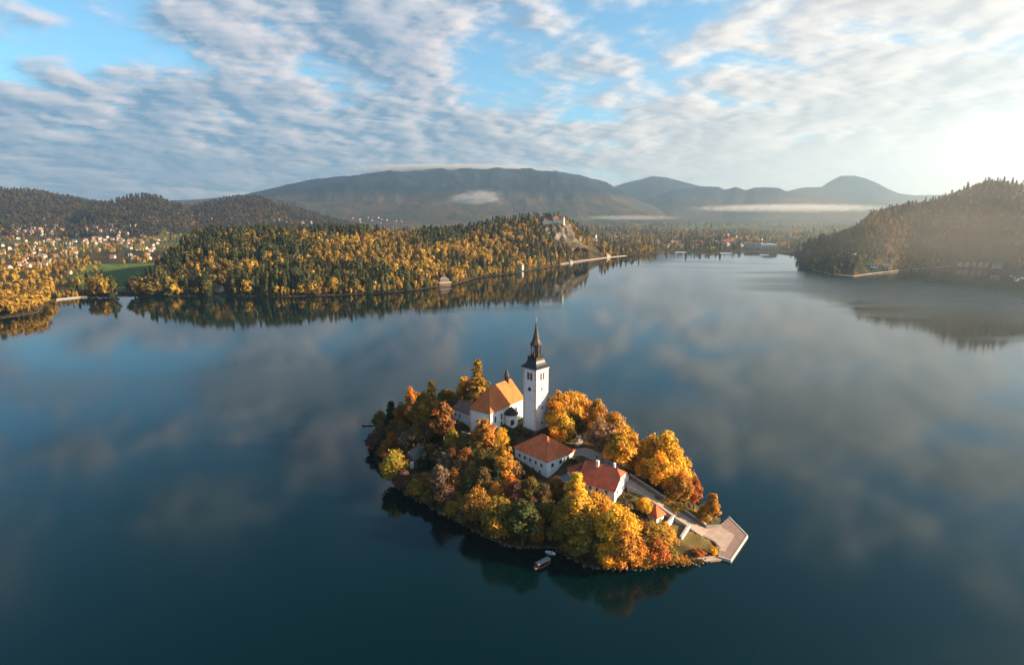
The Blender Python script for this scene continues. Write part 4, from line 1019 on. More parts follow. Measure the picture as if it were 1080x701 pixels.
 (718, 598, 3.2, 6, 'shrub', 'orange', 'orange shrub at the waterline by the narrow landing'),
 (737, 582, 2.2, 5, 'shrub', 'redor', 'low red orange shrub on the small lawn'),
 (753, 580, 2.5, 4, 'shrub', 'yellow', 'yellow shrub at the corner of lawn and quay'),
 (607, 512, 11, 7.5, 'tall', 'yellow', 'yellow tree in the yard left of the long house'),
 (588, 514, 8, 7, 'round', 'rust', 'rust orange tree at the grey roofed shed'),
 (600, 528, 8, 7, 'round', 'olive', 'olive tree below the yellow tree of the yard'),
 (680, 533, 6, 6, 'round', 'yellow', 'yellow tree behind the red roofed hut at the stairs'),
 (660, 534, 3.5, 5, 'bare', 'mauve', 'bare mauve tree under the gable of the long house'),
 (636, 520, 3, 5, 'shrub', 'green', 'dark shrub against the front wall of the long house'),
]
for a in TREES: plant(*a)

# stones along the waterline
rs = np.random.default_rng(55); mb = MB(); m_ = len(isl_a)
for k in range(520):
    i = rs.integers(0, m_); a_, b_ = isl_a[i], isl_a[(i+1) % m_]; p = a_+(b_-a_)*rs.random()+rs.normal(size=2)*.5
    s_ = rs.uniform(.18, .65); base_ = Vector((p[0], p[1], rs.uniform(-.15, .25)))
    vs = [base_+Vector((math.cos(t_)*s_*rs.uniform(.7, 1.2), math.sin(t_)*s_*rs.uniform(.7, 1.2), z_)) for z_ in (-.3, s_*.35) for t_ in (0, 1.26, 2.51, 3.77, 5.03)]+[base_+Vector((0, 0, s_*.65))]
    mb.add(vs, [(j, (j+1) % 5, 5+(j+1) % 5, 5+j) for j in range(5)]+[(5+j, 5+(j+1) % 5, 10) for j in range(5)])
tag(mb.build('shore_stones', M['darkenedstone']), 'grey stones scattered along the waterline of the island', 'stones', kind='stuff')
# undergrowth: low brown and green brush under the island's trees
r_ = np.random.default_rng(41); n_ = 60000
ux, uy = r_.uniform(-88, 92, n_), r_.uniform(168, 356, n_); sdv = poly_sd(ux, uy)
boxes = [(-10.5, 259.3, ax, -1, 29, -7, 14), (11.5, 265, R(45), -6, 6, -6, 6), (15, 226.8, h1a, -1, 19, -1, 23), (40.4, 205.2, h2a, -18, 1, -1, 17), (24.5, 222.5, h1a, -7, 6, -7, 9), (-31, 281.7, an_a, -1, 16, -1, 10), (56, 202.6, R(38), -4, 4, -4, 4), (-46.5, 252, R(-20), -4, 4, -7, 7),
         (S0.x, S0.y, math.atan2(sd_.y, sd_.x), -2, run+3, -1.5, 9)]
ok = sdv > -0.3
for bx_, by_, ba_, x0, x1, y0, y1 in boxes:
    lx, ly = (ux-bx_)*math.cos(ba_)+(uy-by_)*math.sin(ba_), -(ux-bx_)*math.sin(ba_)+(uy-by_)*math.cos(ba_)
    ok &= ~((lx > x0) & (lx < x1) & (ly > y0) & (ly < y1))
for lx, ly, rr__ in ((67, 195, 8), (24, 258, 6), (80, 195, 18), (34, 240, 9), (44, 230, 7), (32, 255, 5), (38, 250, 5), (26, 244, 7), (30, 262, 4), (20, 274, 4), (60, 186, 6)): ok &= np.hypot(ux-lx, uy-ly) > rr__
for lx, ly in ((-52, 276), (-47, 270), (-43.3, 265.2), (-40, 262.5), (-37, 260), (-34, 258.5), (-30.7, 257.1), (-26, 255), (-22, 253)): ok &= np.hypot(ux-lx, uy-ly) > 2.2
dens = fbm(ux*.12, uy*.12, 3, 61); ok &= r_.random(n_) < np.clip((dens-.30)*3.2, .08, 1)
ux, uy = ux[ok], uy[ok]; uz = isle_z(ux, uy); hgt = np.clip((fbm(ux*.3, uy*.3, 3, 66)-.25)*4.0, .3, 2.4)
rep_ = 3; ctr_ = np.repeat(np.stack([ux, uy, uz], 1), rep_, 0); ctr_[:, 2] += np.repeat(hgt, rep_)*r_.random(len(ctr_)); ctr_[:, :2] += r_.normal(size=(len(ctr_), 2))*.3
qd = leaf_quads(ctr_, r_.normal(size=(len(ctr_), 3))*.6+np.array([0, 0, .9]), .42, 1, r_); f = np.arange(len(qd)*4).reshape(-1, 4)
ume = quick_mesh('undergrowth', qd.reshape(-1, 3), f, [M['leaf_far']]); pal = np.array([(.11, .062, .026), (.075, .070, .022), (.15, .075, .026), (.05, .060, .020), (.20, .115, .030), (.10, .055, .040)])
kk = np.clip((fbm(ctr_[:, 0]*.16, ctr_[:, 1]*.16, 3, 71)*1.5-.25+r_.normal(size=len(ctr_))*.12)*6, 0, 5.99).astype(int)
col = np.ones((len(f), 4), np.float32); col[:, :3] = pal[kk]*r_.uniform(.6, 1.3, (len(f), 1))
a_ = ume.attributes.new('tint', 'FLOAT_COLOR', 'FACE'); a_.data.foreach_set('color', col.ravel())
uo = bpy.data.objects.new('undergrowth', ume); C.objects.link(uo); tag(uo, 'brown and green brush and fallen leaves under the trees of the island', 'undergrowth', kind='stuff')

# ---- far woods
def low_broad(seed, n):
    r = np.random.default_rng(seed); u = r.normal(size=(n, 3)); u /= np.linalg.norm(u, axis=1, keepdims=True)
    ctr = r.normal(size=(9, 3)); ctr /= np.linalg.norm(ctr, axis=1, keepdims=True)
    k = r.integers(0, 9, n); c = ctr[k]*.27*np.array([.75, .75, .95])+np.array([0, 0, .57]); rad = .17
    p = c+u*rad; p[:, 2] = np.maximum(p[:, 2], .1); p[:, :2] *= .95
    tn = r.uniform(.6, 1.25, 9)[k]*r.uniform(.8, 1.2, n)
    return leaf_quads(p, u*.8+ctr[k]*.5+r.normal(size=(n, 3))*.3+np.array([0, 0, .3]), .075*math.sqrt(90/n), 1, r), tn
def low_conif(seed, n):
    r = np.random.default_rng(seed); t = r.random(n)**1.25; a = r.random(n)*6.283; rad = .19*(1-t)**.9*(.65+.5*r.random(n))+.008
    p = np.stack([np.cos(a)*rad, np.sin(a)*rad, .08+.92*t-.04*r.random(n)], 1)
    nr_ = np.stack([np.cos(a)*.9, np.sin(a)*.9, np.full(n, .7)], 1)+r.normal(size=(n, 3))*.3
    return leaf_quads(p, nr_, .062*math.sqrt(90/n), 1.1, r), r.uniform(.65, 1.25, n)
far_cols = np.array([(.31, .170, .030), (.34, .20, .030), (.21, .110, .030), (.20, .145, .030), (.14, .090, .030), (.11, .100, .026), (.43, .26, .035), (.16, .125, .028)])
con_cols = np.array([(.034, .048, .020), (.048, .058, .020), (.066, .066, .022), (.095, .080, .022)])
def scatter(n, px0, px1, d0, d1, seed, min_gap=None, power=1.0):
    """random spots on the land between two directions and two distances from the shore"""
    r = np.random.default_rng(seed); a0, a1 = az_of(px0), az_of(px1)
    az = r.uniform(a0, a1, n); sr = shore_r(az); d = d0+(d1-d0)*r.random(n)**power
    return az, sr+d
def mk_positions(az, rr): return np.stack([rr*np.sin(az), rr*np.cos(az), ground_z(az, rr)], 1)
far_pts = []                                           # (pos, height, kind 0 broad 1 conifer, colour)
def wood(az, rr, con_share, hmin, hmax, seed, gold=None, quality=1):
    r = np.random.default_rng(seed); P_ = mk_positions(az, rr); n = len(P_)
    patch = fbm(P_[:, 0]*.012, P_[:, 1]*.012, 4, 91); patch2 = fbm(P_[:, 0]*.02+40, P_[:, 1]*.02, 3, 19); mixv = r.random(n)*.42+patch*1.15; con = mixv < np.quantile(mixv, con_share)
    ci = r.integers(0, len(far_cols), n); c = far_cols[ci]
    if gold is not None: c = np.where(r.random((n, 1)) < np.clip(gold+(patch2[:, None]-.5)*2.4, 0.04, .96), far_cols[np.array([0, 1, 6])[r.integers(0, 3, n)]], c)
    c = np.where(con[:, None], con_cols[r.integers(0, len(con_cols), n)], c)*r.uniform(.8, 1.2, (n, 1))*(.72+.56*patch2[:, None])
    h = np.where(con, r.uniform(hmin*1.15, hmax*1.32, n), r.uniform(hmin*.85, hmax*.95, n))
    far_pts.append((P_, h, con, c, np.full(n, quality)))
def inside_hill(az, rr, k, lim):
    return layers[k].z(az, rr, shore_r(az)) > lim
# hill up to the castle
az, rr = scatter(9500, 150, 690, 2, 760, 1); keep = (inside_hill(az, rr, 0, 5) | (rr-shore_r(az) < 40)) & (rr < np.interp(az, layers[0].az, layers[0].R)+120)
px_t = 540+FPX*1.02*np.tan(az); Pk = mk_positions(az, rr)
rockp = (np.hypot(px_t-585, (rr-1500)*.2) < 17)        # keep the castle rock clear
keep &= ~rockp
wood(az[keep], rr[keep], .36, 16, 27, 2, .38)
az, rr = scatter(420, 165, 690, 1.5, 14, 3); wood(az, rr, .10, 9, 17, 4, .75)
# right hill
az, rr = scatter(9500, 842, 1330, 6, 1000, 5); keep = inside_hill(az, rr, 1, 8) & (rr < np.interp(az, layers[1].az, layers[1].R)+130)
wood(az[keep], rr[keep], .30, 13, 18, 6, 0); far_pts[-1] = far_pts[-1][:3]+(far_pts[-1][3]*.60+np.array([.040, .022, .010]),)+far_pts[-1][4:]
az, rr = scatter(220, 842, 1000, 2, 12, 7); wood(az, rr, .15, 8, 14, 8, .3)
# left headland, left shore
az, rr = scatter(330, -230, 44, 3, 150, 9); wood(az, rr, .06, 16, 29, 10, .85)
az, rr = scatter(170, 85, 168, 2, 34, 11); keep = fbm(az*60, rr*0, 2, 4) > .38; wood(az[keep], rr[keep], .12, 18, 31, 12, .55)
az, rr = scatter(60, 48, 90, 2, 25, 13); wood(az, rr, .1, 8, 13, 14, .6)
# village, plain and far shore
az, rr = scatter(2300, -220, 215, 330, 3000, 15, power=.8); c_ = fbm(rr*np.sin(az)*.006, rr*np.cos(az)*.006, 3, 23)
px_t = 540+FPX*1.02*np.tan(az); dd = rr-shore_r(az)
keep = (c_ > .47) & ~((px_t > 92) & (px_t < 168) & (dd < 560)) & (ground_z(az, rr) < 55); wood(az[keep], rr[keep], .2, 12, 22, 16, .6)
az, rr = scatter(500, -220, 100, 120, 800, 33); wood(az, rr, .08, 10, 18, 34, .75)
az, rr = scatter(3000, 590, 900, 4, 1700, 17, power=1.2); wood(az, rr, .28, 12, 20, 18, .25)
az, rr = scatter(2600, 190, 640, 900, 3800, 19); c_ = fbm(rr*np.sin(az)*.003, rr*np.cos(az)*.003, 3, 29); keep = c_ > .46; wood(az[keep], rr[keep], .3, 14, 24, 20, .35)
az, rr = scatter(2500, 560, 1000, 1500, 5200, 21); c_ = fbm(rr*np.sin(az)*.002, rr*np.cos(az)*.002, 3, 39); keep = c_ > .45; wood(az[keep], rr[keep], .3, 15, 26, 22, .25)

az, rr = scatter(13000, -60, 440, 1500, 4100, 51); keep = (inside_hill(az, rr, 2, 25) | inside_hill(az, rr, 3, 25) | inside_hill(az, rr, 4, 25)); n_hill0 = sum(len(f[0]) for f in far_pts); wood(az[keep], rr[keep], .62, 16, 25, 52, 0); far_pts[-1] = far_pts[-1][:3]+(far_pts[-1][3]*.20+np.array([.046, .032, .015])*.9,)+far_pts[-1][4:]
P_ = np.concatenate([f[0] for f in far_pts]); Hh = np.concatenate([f[1] for f in far_pts]); CON = np.concatenate([f[2] for f in far_pts]); COL = np.concatenate([f[3] for f in far_pts])
rad = np.hypot(P_[:, 0], P_[:, 1]); azp = np.arctan2(P_[:, 0], P_[:, 1]); dsh = rad-shore_r(azp); pxp = 540+FPX*1.02*np.tan(azp)
in_view = (pxp > 4) & (pxp < 1076)
score = np.where(in_view & (dsh < 32) & (rad < 1500), Hh/rad, 0)
near = np.argsort(-score)[:270]; near = near[score[near] > 0]
is_near = np.zeros(len(P_), bool); is_near[near] = True

def merge(name, sel_broad, sel_con, nb, nc, label, cat):
    V, T = [], []
    for con, sel in ((False, sel_broad), (True, sel_con)):
        idx = np.nonzero(sel)[0]; r = np.random.default_rng(len(idx)+3); nv = 5
        for v in range(nv):
            sub = idx[v::nv]
            if len(sub) == 0: continue
            qd, tn = (low_conif if con else low_broad)(700+v+(50 if con else 0), nc if con else nb)
            a = r.random(len(sub))*6.283; ca, sa = np.cos(a), np.sin(a); h = Hh[sub]; wd = h*r.uniform(.52, .86, len(sub))*(1.12 if con else 1.0)
            x = qd[None, :, :, 0]*ca[:, None, None]-qd[None, :, :, 1]*sa[:, None, None]; y = qd[None, :, :, 0]*sa[:, None, None]+qd[None, :, :, 1]*ca[:, None, None]
            o = np.stack([x*wd[:, None, None]+P_[sub, 0][:, None, None], y*wd[:, None, None]+P_[sub, 1][:, None, None], qd[None, :, :, 2]*h[:, None, None]+P_[sub, 2][:, None, None]-.3], -1)
            V.append(o.reshape(-1, 3).astype(np.float32)); T.append((COL[sub][:, None, :]*tn[None, :, None]).reshape(-1, 3))
    V = np.concatenate(V); T = np.concatenate(T); f = np.arange(len(V)).reshape(-1, 4)
    me = quick_mesh(name, V, f, [M['leaf_far']])
    col = np.ones((len(f), 4), np.float32); col[:, :3] = T
    a_ = me.attributes.new('tint', 'FLOAT_COLOR', 'FACE'); a_.data.foreach_set('color', col.ravel())
    o = bpy.data.objects.new(name, me); C.objects.link(o); tag(o, label, cat, kind='stuff'); return o
clear = np.zeros(len(P_), bool)
for x0, x1, d0, d1 in ((780, 845, -5, 60), (786, 842, 60, 230), (757, 779, -5, 90), (729, 745, -5, 70), (213, 238, -5, 34), (460, 476, -5, 30), (544, 554, -5, 26), (893, 940, -5, 45), (1003, 1083, -5, 40), (622, 634, 0, 330), (594, 645, -5, 12)):
    clear |= (pxp > x0) & (pxp < x1) & (dsh > d0) & (dsh < d1)
clear |= (pxp > 696) & (pxp < 850) & (dsh < 150) & (np.random.default_rng(9).random(len(P_)) < .5)
near = near[~clear[near]]
rest = ~is_near & ~clear
regions = [('castle_hill_woods', (pxp > 150) & (pxp < 700) & (dsh < 800), 'mixed gold and dark green wood covering the hill below the castle'),
           ('hazy_hill_woods', (pxp >= 840) & (dsh < 1050), 'hazy brown wood covering the hill on the right shore')]
done = np.zeros(len(P_), bool)
for nm, m_, lb in regions:
    m_ = m_ & rest & ~done; done |= m_; merge(nm, m_ & ~CON, m_ & CON, 100, 85, lb, 'woods')
m_ = rest & ~done & (pxp < 400) & (rad < 2400); done |= m_; merge('village_woods', m_ & ~CON, m_ & CON, 80, 60, 'golden trees and copses scattered through the village on the left', 'woods')
m_ = rest & ~done & (np.arange(len(P_)) >= n_hill0); done |= m_; merge('far_hill_woods', m_ & ~CON, m_ & CON, 22, 20, 'brown and dark green woods on the low hills behind the village', 'woods')
m_ = rest & ~done; merge('far_plain_woods', m_ & ~CON, m_ & CON, 40, 36, 'distant trees of the far shore and the plain under the mountains', 'woods')

# the trees along the water, each on its own
def low_mesh(name, fn, seed, n):
    qd, tn = fn(seed, n); v = qd.reshape(-1, 3)*H0; f = np.arange(len(v)).reshape(-1, 4)
    tr = MB().tube((0, 0, -1), (0, 0, 8.5), .22, .06, 6)
    nv = len(v); allv = np.concatenate([v, np.array(tr.v)]); me = bpy.data.meshes.new(name)
    me.from_pydata(allv.tolist(), [], f.tolist()+[tuple(i+nv for i in t_) for t_ in tr.f]); me.materials.append(M['leaf']); me.materials.append(M['bark'])
    mi = np.zeros(len(me.polygons), np.int32); mi[len(f):] = 1; me.polygons.foreach_set('material_index', mi)
    col = np.ones((len(me.polygons), 4), np.float32); col[:len(f), :3] = tn[:, None]
    a_ = me.attributes.new('tint', 'FLOAT_COLOR', 'FACE'); a_.data.foreach_set('color', col.ravel()); return me
lb_m = [low_mesh('shore_broadleaf', low_broad, 900+k, 240) for k in range(4)]; lc_m = [low_mesh('shore_spruce', low_conif, 950+k, 200) for k in range(3)]
segs = [(-999, 48, 'on the wooded point at the left edge of the lake'), (48, 168, 'on the shore below the meadow and village'), (168, 330, 'along the foot of the wooded hill, near the shore houses'),
        (330, 470, 'along the foot of the wooded hill, left of the dark boathouse'), (470, 560, 'along the shore between dark boathouse and white lake house'), (560, 720, 'along the shore under the castle rock'), (720, 9999, 'along the shore at the foot of the hazy right hill')]
rr_ = random.Random(8)
for i in near:
    con = bool(CON[i]); me = rr_.choice(lc_m if con else lb_m)
    o = bpy.data.objects.new('shore_spruce' if con else 'shore_tree', me); C.objects.link(o)
    h = float(Hh[i]); wd = h*rr_.uniform(.85, 1.25)
    o.location = P_[i]; o.scale = (wd/H0, wd/H0, h/H0); o.rotation_euler = (0, 0, rr_.uniform(0, 6.28)); c = COL[i]; o.color = (c[0], c[1], c[2], 1)
    sg = next(s for s in segs if s[0] <= pxp[i] < s[1])[2]
    tone = 'dark green spruce' if con else ('golden yellow tree' if c[0] > .36 else 'amber brown tree' if c[0] > .22 else 'dull olive brown tree')
    tag(o, f'{tone} {sg}', 'tree', 'spruces along the far shore' if con else 'broadleaf trees along the far shore')

# ------------------------------------------------------------------ castle on its rock
cr = hit(583, 243)
ck_az = az_of(583); ck_r = 1500.0
kx, ky = ck_r*math.sin(ck_az), ck_r*math.cos(ck_az)
top = CAM_H + el_of(583, 233.5)*ck_r
# the rock: a lumpy crag with steep faces
nu, nv = 150, 60; vs, fs = [], []
rk = random.Random(3)
uu, vv = np.meshgrid(np.arange(nu)*2*math.pi/nu, np.arange(nv)/(nv-1), indexing='ij')
prof = np.interp(vv, [0, .3, .6, .82, .92, 1.0], [1.75, 1.35, 1.08, .92, .74, .0])
wob = .72+.55*ridged(np.cos(uu)*1.7+9, np.sin(uu)*1.7+vv*2.2, 5, 8)
bx = np.cos(uu)*44*prof*wob; by = np.sin(uu)*36*prof*wob
hh = top-70+vv*70+(ridged(np.cos(uu)*3.5, np.sin(uu)*3.5+vv*4, 5, 13)-.6)*22*(1-vv**6)
tilt = np.interp(bx, [-46, 46], [-7, 2])*vv
cv = np.stack([kx+bx, ky+by, hh+tilt], -1).reshape(-1, 3)
qq = np.array([(i*nv+j, ((i+1) % nu)*nv+j, ((i+1) % nu)*nv+j+1, i*nv+j+1) for i in range(nu) for j in range(nv-1)])
rock = bpy.data.objects.new('castle_rock', quick_mesh('castle_rock', cv, qq, [M['rock']])); C.objects.link(rock); tag(rock, 'steep pale crag that carries the castle above the wood', 'cliff', kind='structure')
ca = empty('castle', (kx+8, ky, top), R(-8), 'pale hilltop castle with red roofs on the crag above the lake', 'castle')
ca.scale = (.85, .85, .80)
MB().box(-40, 22, -17, -15.5, -16, 1.0).box(-40, -38.5, -17, 12, -16, 0).build('curtain_wall', M['cream'], ca)
MB().box(-8, 10, -12, 4, -6, 9.5).build('palace', M['cream'], ca)
hip_roof(MB(), -8, 10, -12, 4, 9.4, 15.5, (5, 5), 'x', .8, .4).build('palace_roof', M['tile_red'], ca)
MB().box(10.5, 22, -14, 6, -10, 7).build('wing', M['cream'], ca)
hip_roof(MB(), 10.5, 22, -14, 6, 6.9, 12.5, (2, 2), 'y', .8, .4).build('wing_roof', M['tile_red'], ca)
MB().box(-36, -14, -12, -4, -9, 3.4).build('lower_range', M['cream'], ca)
hip_roof(MB(), -36, -14, -12, -4, 3.3, 7, (3, 3), 'x', .6, .4).build('lower_roof', M['tile_mauve'], ca)
MB().lathe([(4, -12), (4, 10.5)], 14, 23.5, -14).build('round_tower', M['cream'], ca)
MB().lathe([(4.7, 10.4), (4.7, 10.7), (.1, 16.5)], 14, 23.5, -14).build('tower_roof', M['tile_red'], ca)

# ------------------------------------------------------------------ houses round the lake
house_count = 0
def gable_house_meshes():
    out = []
    for (l, d, hw_, hr) in ((12, 9, 5.5, 4.2), (15, 10, 6.5, 4.6), (10, 9, 6.5, 4.0), (22, 12, 9, 4.0)):
        mb = MB().box(-l/2, l/2, -d/2, d/2, -3, hw_)
        for s_ in (-1, 1):
            x = s_*l/2; xi = x-s_*.3
            mb.add([(x, -d/2, hw_), (x, d/2, hw_), (x, 0, hw_+hr-.3), (xi, -d/2, hw_), (xi, d/2, hw_), (xi, 0, hw_+hr-.3)], [(0, 1, 2), (5, 4, 3), (1, 4, 5, 2), (0, 2, 5, 3)])
        wme = mb.mesh('wall', M['housewall'])
        k = hr/(d/2); e = .8
        mb = MB(); mb.slab([(-l/2-e, -d/2-e, hw_-k*e), (l/2+e, -d/2-e, hw_-k*e), (l/2+e, 0, hw_+hr), (-l/2-e, 0, hw_+hr)], .3).slab([(l/2+e, d/2+e, hw_-k*e), (-l/2-e, d/2+e, hw_-k*e), (-l/2-e, 0, hw_+hr), (l/2+e, 0, hw_+hr)], .3)
        rms = [mb.mesh('roof', M[m_]) for m_ in ('house_red', 'house_brown', 'house_orange', 'greyroof', 'paleroof')]
        wm_ = []
        for s_ in (-1, 1):
            for z_ in ((1.6,) if hw_ < 6 else (1.6, 4.6)) if hw_ < 8 else (1.6, 4.4, 7.2):
                n_ = int(l/3)
                for q_ in range(n_):
                    xx = -l/2+l*(q_+.5)/n_; wm_.append(MB().box(xx-.55, xx+.55, min(s_*d/2, s_*(d/2+.06)), max(s_*d/2, s_*(d/2+.06)), z_-.6, z_+.7).mesh('window', M['glass']))
        out.append((wme, rms, wm_))
    return out
GH = gable_house_meshes()
hr_ = random.Random(77)
roofw = ['red brown', 'dark brown', 'orange brown', 'grey', 'pale']
used_house = set()
def house(px, py, label, group, v=None, rf=None, rz=None, sc=1.0, windows=False):
    p = hit(px, py); v = hr_.choice((0, 0, 1, 2)) if v is None else v; rf = hr_.choice((0, 0, 1, 1, 2, 3)) if rf is None else rf
    root = empty('village_house', p, hr_.uniform(-.6, .6)+hr_.choice((0, 1.57)) if rz is None else rz, label.replace('ROOF', roofw[rf]), 'house', group)
    root.scale = (sc, sc, sc)
    a = bpy.data.objects.new('wall', GH[v][0]); b = bpy.data.objects.new('roof', GH[v][1][rf]); parts = [a, b]
    if windows: parts += [bpy.data.objects.new('window', m_) for m_ in GH[v][2]]
    for o in parts: C.objects.link(o); o.parent = root
    return root
def cluster(n, x0, x1, y0, y1, label, group, sc=1.0, slant=0.0, seed=0):
    r = random.Random(seed); pts = []
    tries = 0
    while len(pts) < n and tries < n*60:
        tries += 1; x = r.uniform(x0, x1); y = r.uniform(y0, y1)+slant*(x-x0)
        if all(abs(x-a)/5.0+abs(y-b)/2.2 > 1 for a, b in pts): pts.append((x, y))
    for x, y in pts: house(x, y, label, group, sc=sc)
cluster(62, 12, 150, 239, 249, 'tiny pale house with ROOF roof in the far rows under the dark hills', 'far houses under the hills', 1.25, 0, 1)
cluster(40, 0, 82, 252, 274, 'sunlit white house with ROOF roof among the gold trees at the left edge', 'houses at the left edge of the village', 1.05, 0, 2)
cluster(13, 8, 62, 277, 286, 'sunlit white house with ROOF roof on the slope above the wooded point', 'houses above the wooded point', .95, -.1, 3)
cluster(40, 86, 168, 251, 266, 'pale house with ROOF roof in the village row above the green meadow', 'houses above the meadow', 1.05, 0, 4)
cluster(7, 118, 160, 268, 277, 'pale house with ROOF roof standing on the green meadow', 'houses on the meadow', .95, 0, 5)
cluster(24, 290, 430, 230, 237, 'tiny pale house with ROOF roof on the plain behind the wooded hill', 'houses on the plain behind the hill', 1.4, 0, 6)
cluster(20, 606, 690, 244, 263, 'pale house with ROOF roof in the town below the castle', 'houses in the town below the castle', 1.15, 0, 7)
cluster(26, 690, 860, 241, 256, 'hazy pale house with ROOF roof in the town at the end of the lake', 'houses at the end of the lake', 1.35, 0, 8)
cluster(24, 692, 850, 254, 263, 'pale house with ROOF roof near the water where the lake ends', 'houses near the water at the end of the lake', 1.45, 0, 12)
# single buildings by the water
house(220, 308.5, 'white house with dark red roof, left of the shore pair under the wooded hill', 'shore houses under the wooded hill', 0, 1, .3, .8, True)
house(231, 307, 'larger white house, right of the shore pair under the wooded hill', 'shore houses under the wooded hill', 1, 1, -.4, .85, True)
house(72, 289, 'white house with ROOF roof alone on the dark ground below the meadow', 'houses on the meadow', 0, 0, .2, .9)
house(549, 283, 'bright white lake house on the shore below the castle hill', 'lake houses under the castle', 2, 0, 1.2, 1.25, True)
house(627, 254.5, 'white parish church nave in the town below the castle', 'houses in the town below the castle', 3, 1, .2, 1.0)
house(650, 256, 'long pale house beside the town church', 'houses in the town below the castle', 3, 2, .1, .9)
house(641, 270.5, 'white shore house on the bright strip under the castle rock', 'lake houses under the castle', 0, 2, .5, 1.0)
house(602, 277.5, 'small pale boathouse at the left of the bright strip under the castle rock', 'lake houses under the castle', 0, 3, .6, .8)
# town church tower with its spire
p = hit(628.5, 254); tt = empty('church_spire', p, .2, 'white church tower with a needle spire in the town below the castle', 'church tower')
MB().box(-3.4, 3.4, -3.4, 3.4, -3, 24).build('shaft', M['white'], tt)
MB().lathe([(5.0, 24), (3.2, 27), (2.0, 33), (.1, 50)], 4, 0, 0, R(45)).build('spire', M['greyroof'], tt)
# dark boathouse on the wooded shore
p = hit(468, 300); bh = empty('boathouse', p, R(25), 'dark boathouse with pale balconies among gold trees on the wooded shore', 'boathouse')
MB().box(-10, 10, -8, 8, -3, 4).build('lower_floor', M['wood'], bh)
MB().box(-11, 11, -9.5, 8, 4, 4.5).build('balcony', M['cream'], bh)
MB().box(-8, 8, -6, 7, 4.5, 9).build('upper_floor', M['wood'], bh)
hip_roof(MB(), -8, 8, -6, 7, 8.9, 13, (5, 5), 'x', 1.0, .3).build('roof', M['greyroof'], bh)
# hotels at the end of the lake
def hotel(px, py, l, d, floors, label, rz, roof='flat', colour='white'):
    p = hit(px, py); o = empty('hotel', p, rz, label, 'hotel'); h = floors*3.3
    MB().box(-l/2, l/2, -d/2, d/2, -4, h).build('wall', M[colour], o)
    for f_ in range(floors):
        b_ = MB().box(-l/2-.2, l/2+.2, -d/2-1.5, -d/2-.003, f_*3.3+.1, f_*3.3+.9); b_.build('balcony', M['kerb'], o)
        n_ = int(l/5)
        for k in range(n_): xx = -l/2+l*(k+.5)/n_; MB().box(xx-1.6, xx+1.6, -d/2-.06, -d/2+.1, f_*3.3+1.0, f_*3.3+2.7).build('window', M['glass'], o)
    if roof == 'flat': MB().box(-l/2-1, l/2+1, -d/2-1.6, d/2+1, h, h+.7).build('roof', M['greyroof'], o)
    elif roof == 'hip': hip_roof(MB(), -l/2, l/2, -d/2, d/2, h, h+6, (8, 8), 'x', 1.0, .4).build('roof', M['tile_dark'], o)
    else:
        mb = MB(); n_ = 13; vs = []
        for y_ in (-d/2-1, d/2+1):
            for k in range(n_): a = math.pi*k/(n_-1); vs.append((-(l/2+.6)*math.cos(a), y_, h-.2+6.5*math.sin(a)))
        mb.add(vs, [(k+1, k, n_+k, n_+k+1) for k in range(n_-1)] + [tuple(range(n_)), tuple(range(2*n_-1, n_-1, -1)), (0, n_-1, 2*n_-1, n_)]); mb.build('vault_roof', M['bluegrey'], o)
    return o
hotel(811, 263.5, 48, 30, 4, 'white hotel with a vaulted roof at the water where the lake ends', R(-20), 'vault')
hotel(794, 262, 52, 22, 5, 'pale grey balconied hotel left of the vaulted one', R(-20), 'flat', 'bluegrey')
hotel(831, 255, 60, 22, 5, 'long striped flat roofed hotel above and behind the vaulted one', R(-22), 'flat')
hotel(768, 258, 46, 20, 4, 'low red roofed hotel left of the grey balconied one', R(-15), 'hip', 'cream')
hotel(737, 258, 34, 18, 3, 'blue grey block among trees at the end of the lake', R(-12), 'hip', 'bluegrey')
# jetties and moored boats at the end of the lake
for px, py, l, lb in ((723, 266.3, 62, 'long white floating bathing jetty at the end of the lake'), (766, 267.2, 36, 'short white floating jetty left of the hotels'), (806, 269, 26, 'white landing stage in front of the vaulted hotel')):
    p = at(px, py, 0); o = empty('floating_jetty', (p.x, p.y, 0), -math.atan2(p.x, p.y)*.4, lb, 'jetty', 'white jetties at the end of the lake')
    MB().box(-l/2, l/2, -3, 3, -.4, .9).build('deck', M['boatwhite'], o)
    MB().box(-l/2, l/2, 2.6, 2.75, .9, 2.2).build('railing', M['boatwhite'], o)
# right shore
house(901, 274.5, 'white villa with a grey roof high on the bank of the right hill', 'villas on the right shore', 2, 3, .5, 1.35, True)
p = hit(919, 281); rp = empty('lake_pavilion', p, R(-32), 'low flat roofed pavilion on the right shore below the villa', 'pavilion')
MB().box(-11, 11, -6, 6, -3, 5).build('wall', M['cream'], rp); MB().box(-12.5, 12.5, -7.5, 7, 5, 5.7).build('roof', M['greyroof'], rp)
for xx in (-7.5, -2.5, 2.5, 7.5): MB().box(xx-1.6, xx+1.6, -6.08, -5.9, .8, 3.4).build('window', M['glass'], rp)
house(934, 283, 'blue grey house right of the flat roofed pavilion on the right shore', 'villas on the right shore', 0, 3, -.3, 1.1, True)
ks = ('first', 'second', 'third', 'fourth', 'fifth')
for k in range(5): house(1012+k*7.3, 281, f'white rowing shed with pale roof, {ks[k]} from the left in the right shore row', 'rowing sheds on the right shore', 0, 4, -.75+1.57, .95)
p = hit(1055, 281.5); ar = empty('arched_hall', p, R(-38), 'grey boat hall with an arched roof at the right end of the rowing sheds', 'boat hall')
MB().box(-13, 13, -8, 8, -3, 4).build('wall', M['bluegrey'], ar)
mb = MB(); vs = []
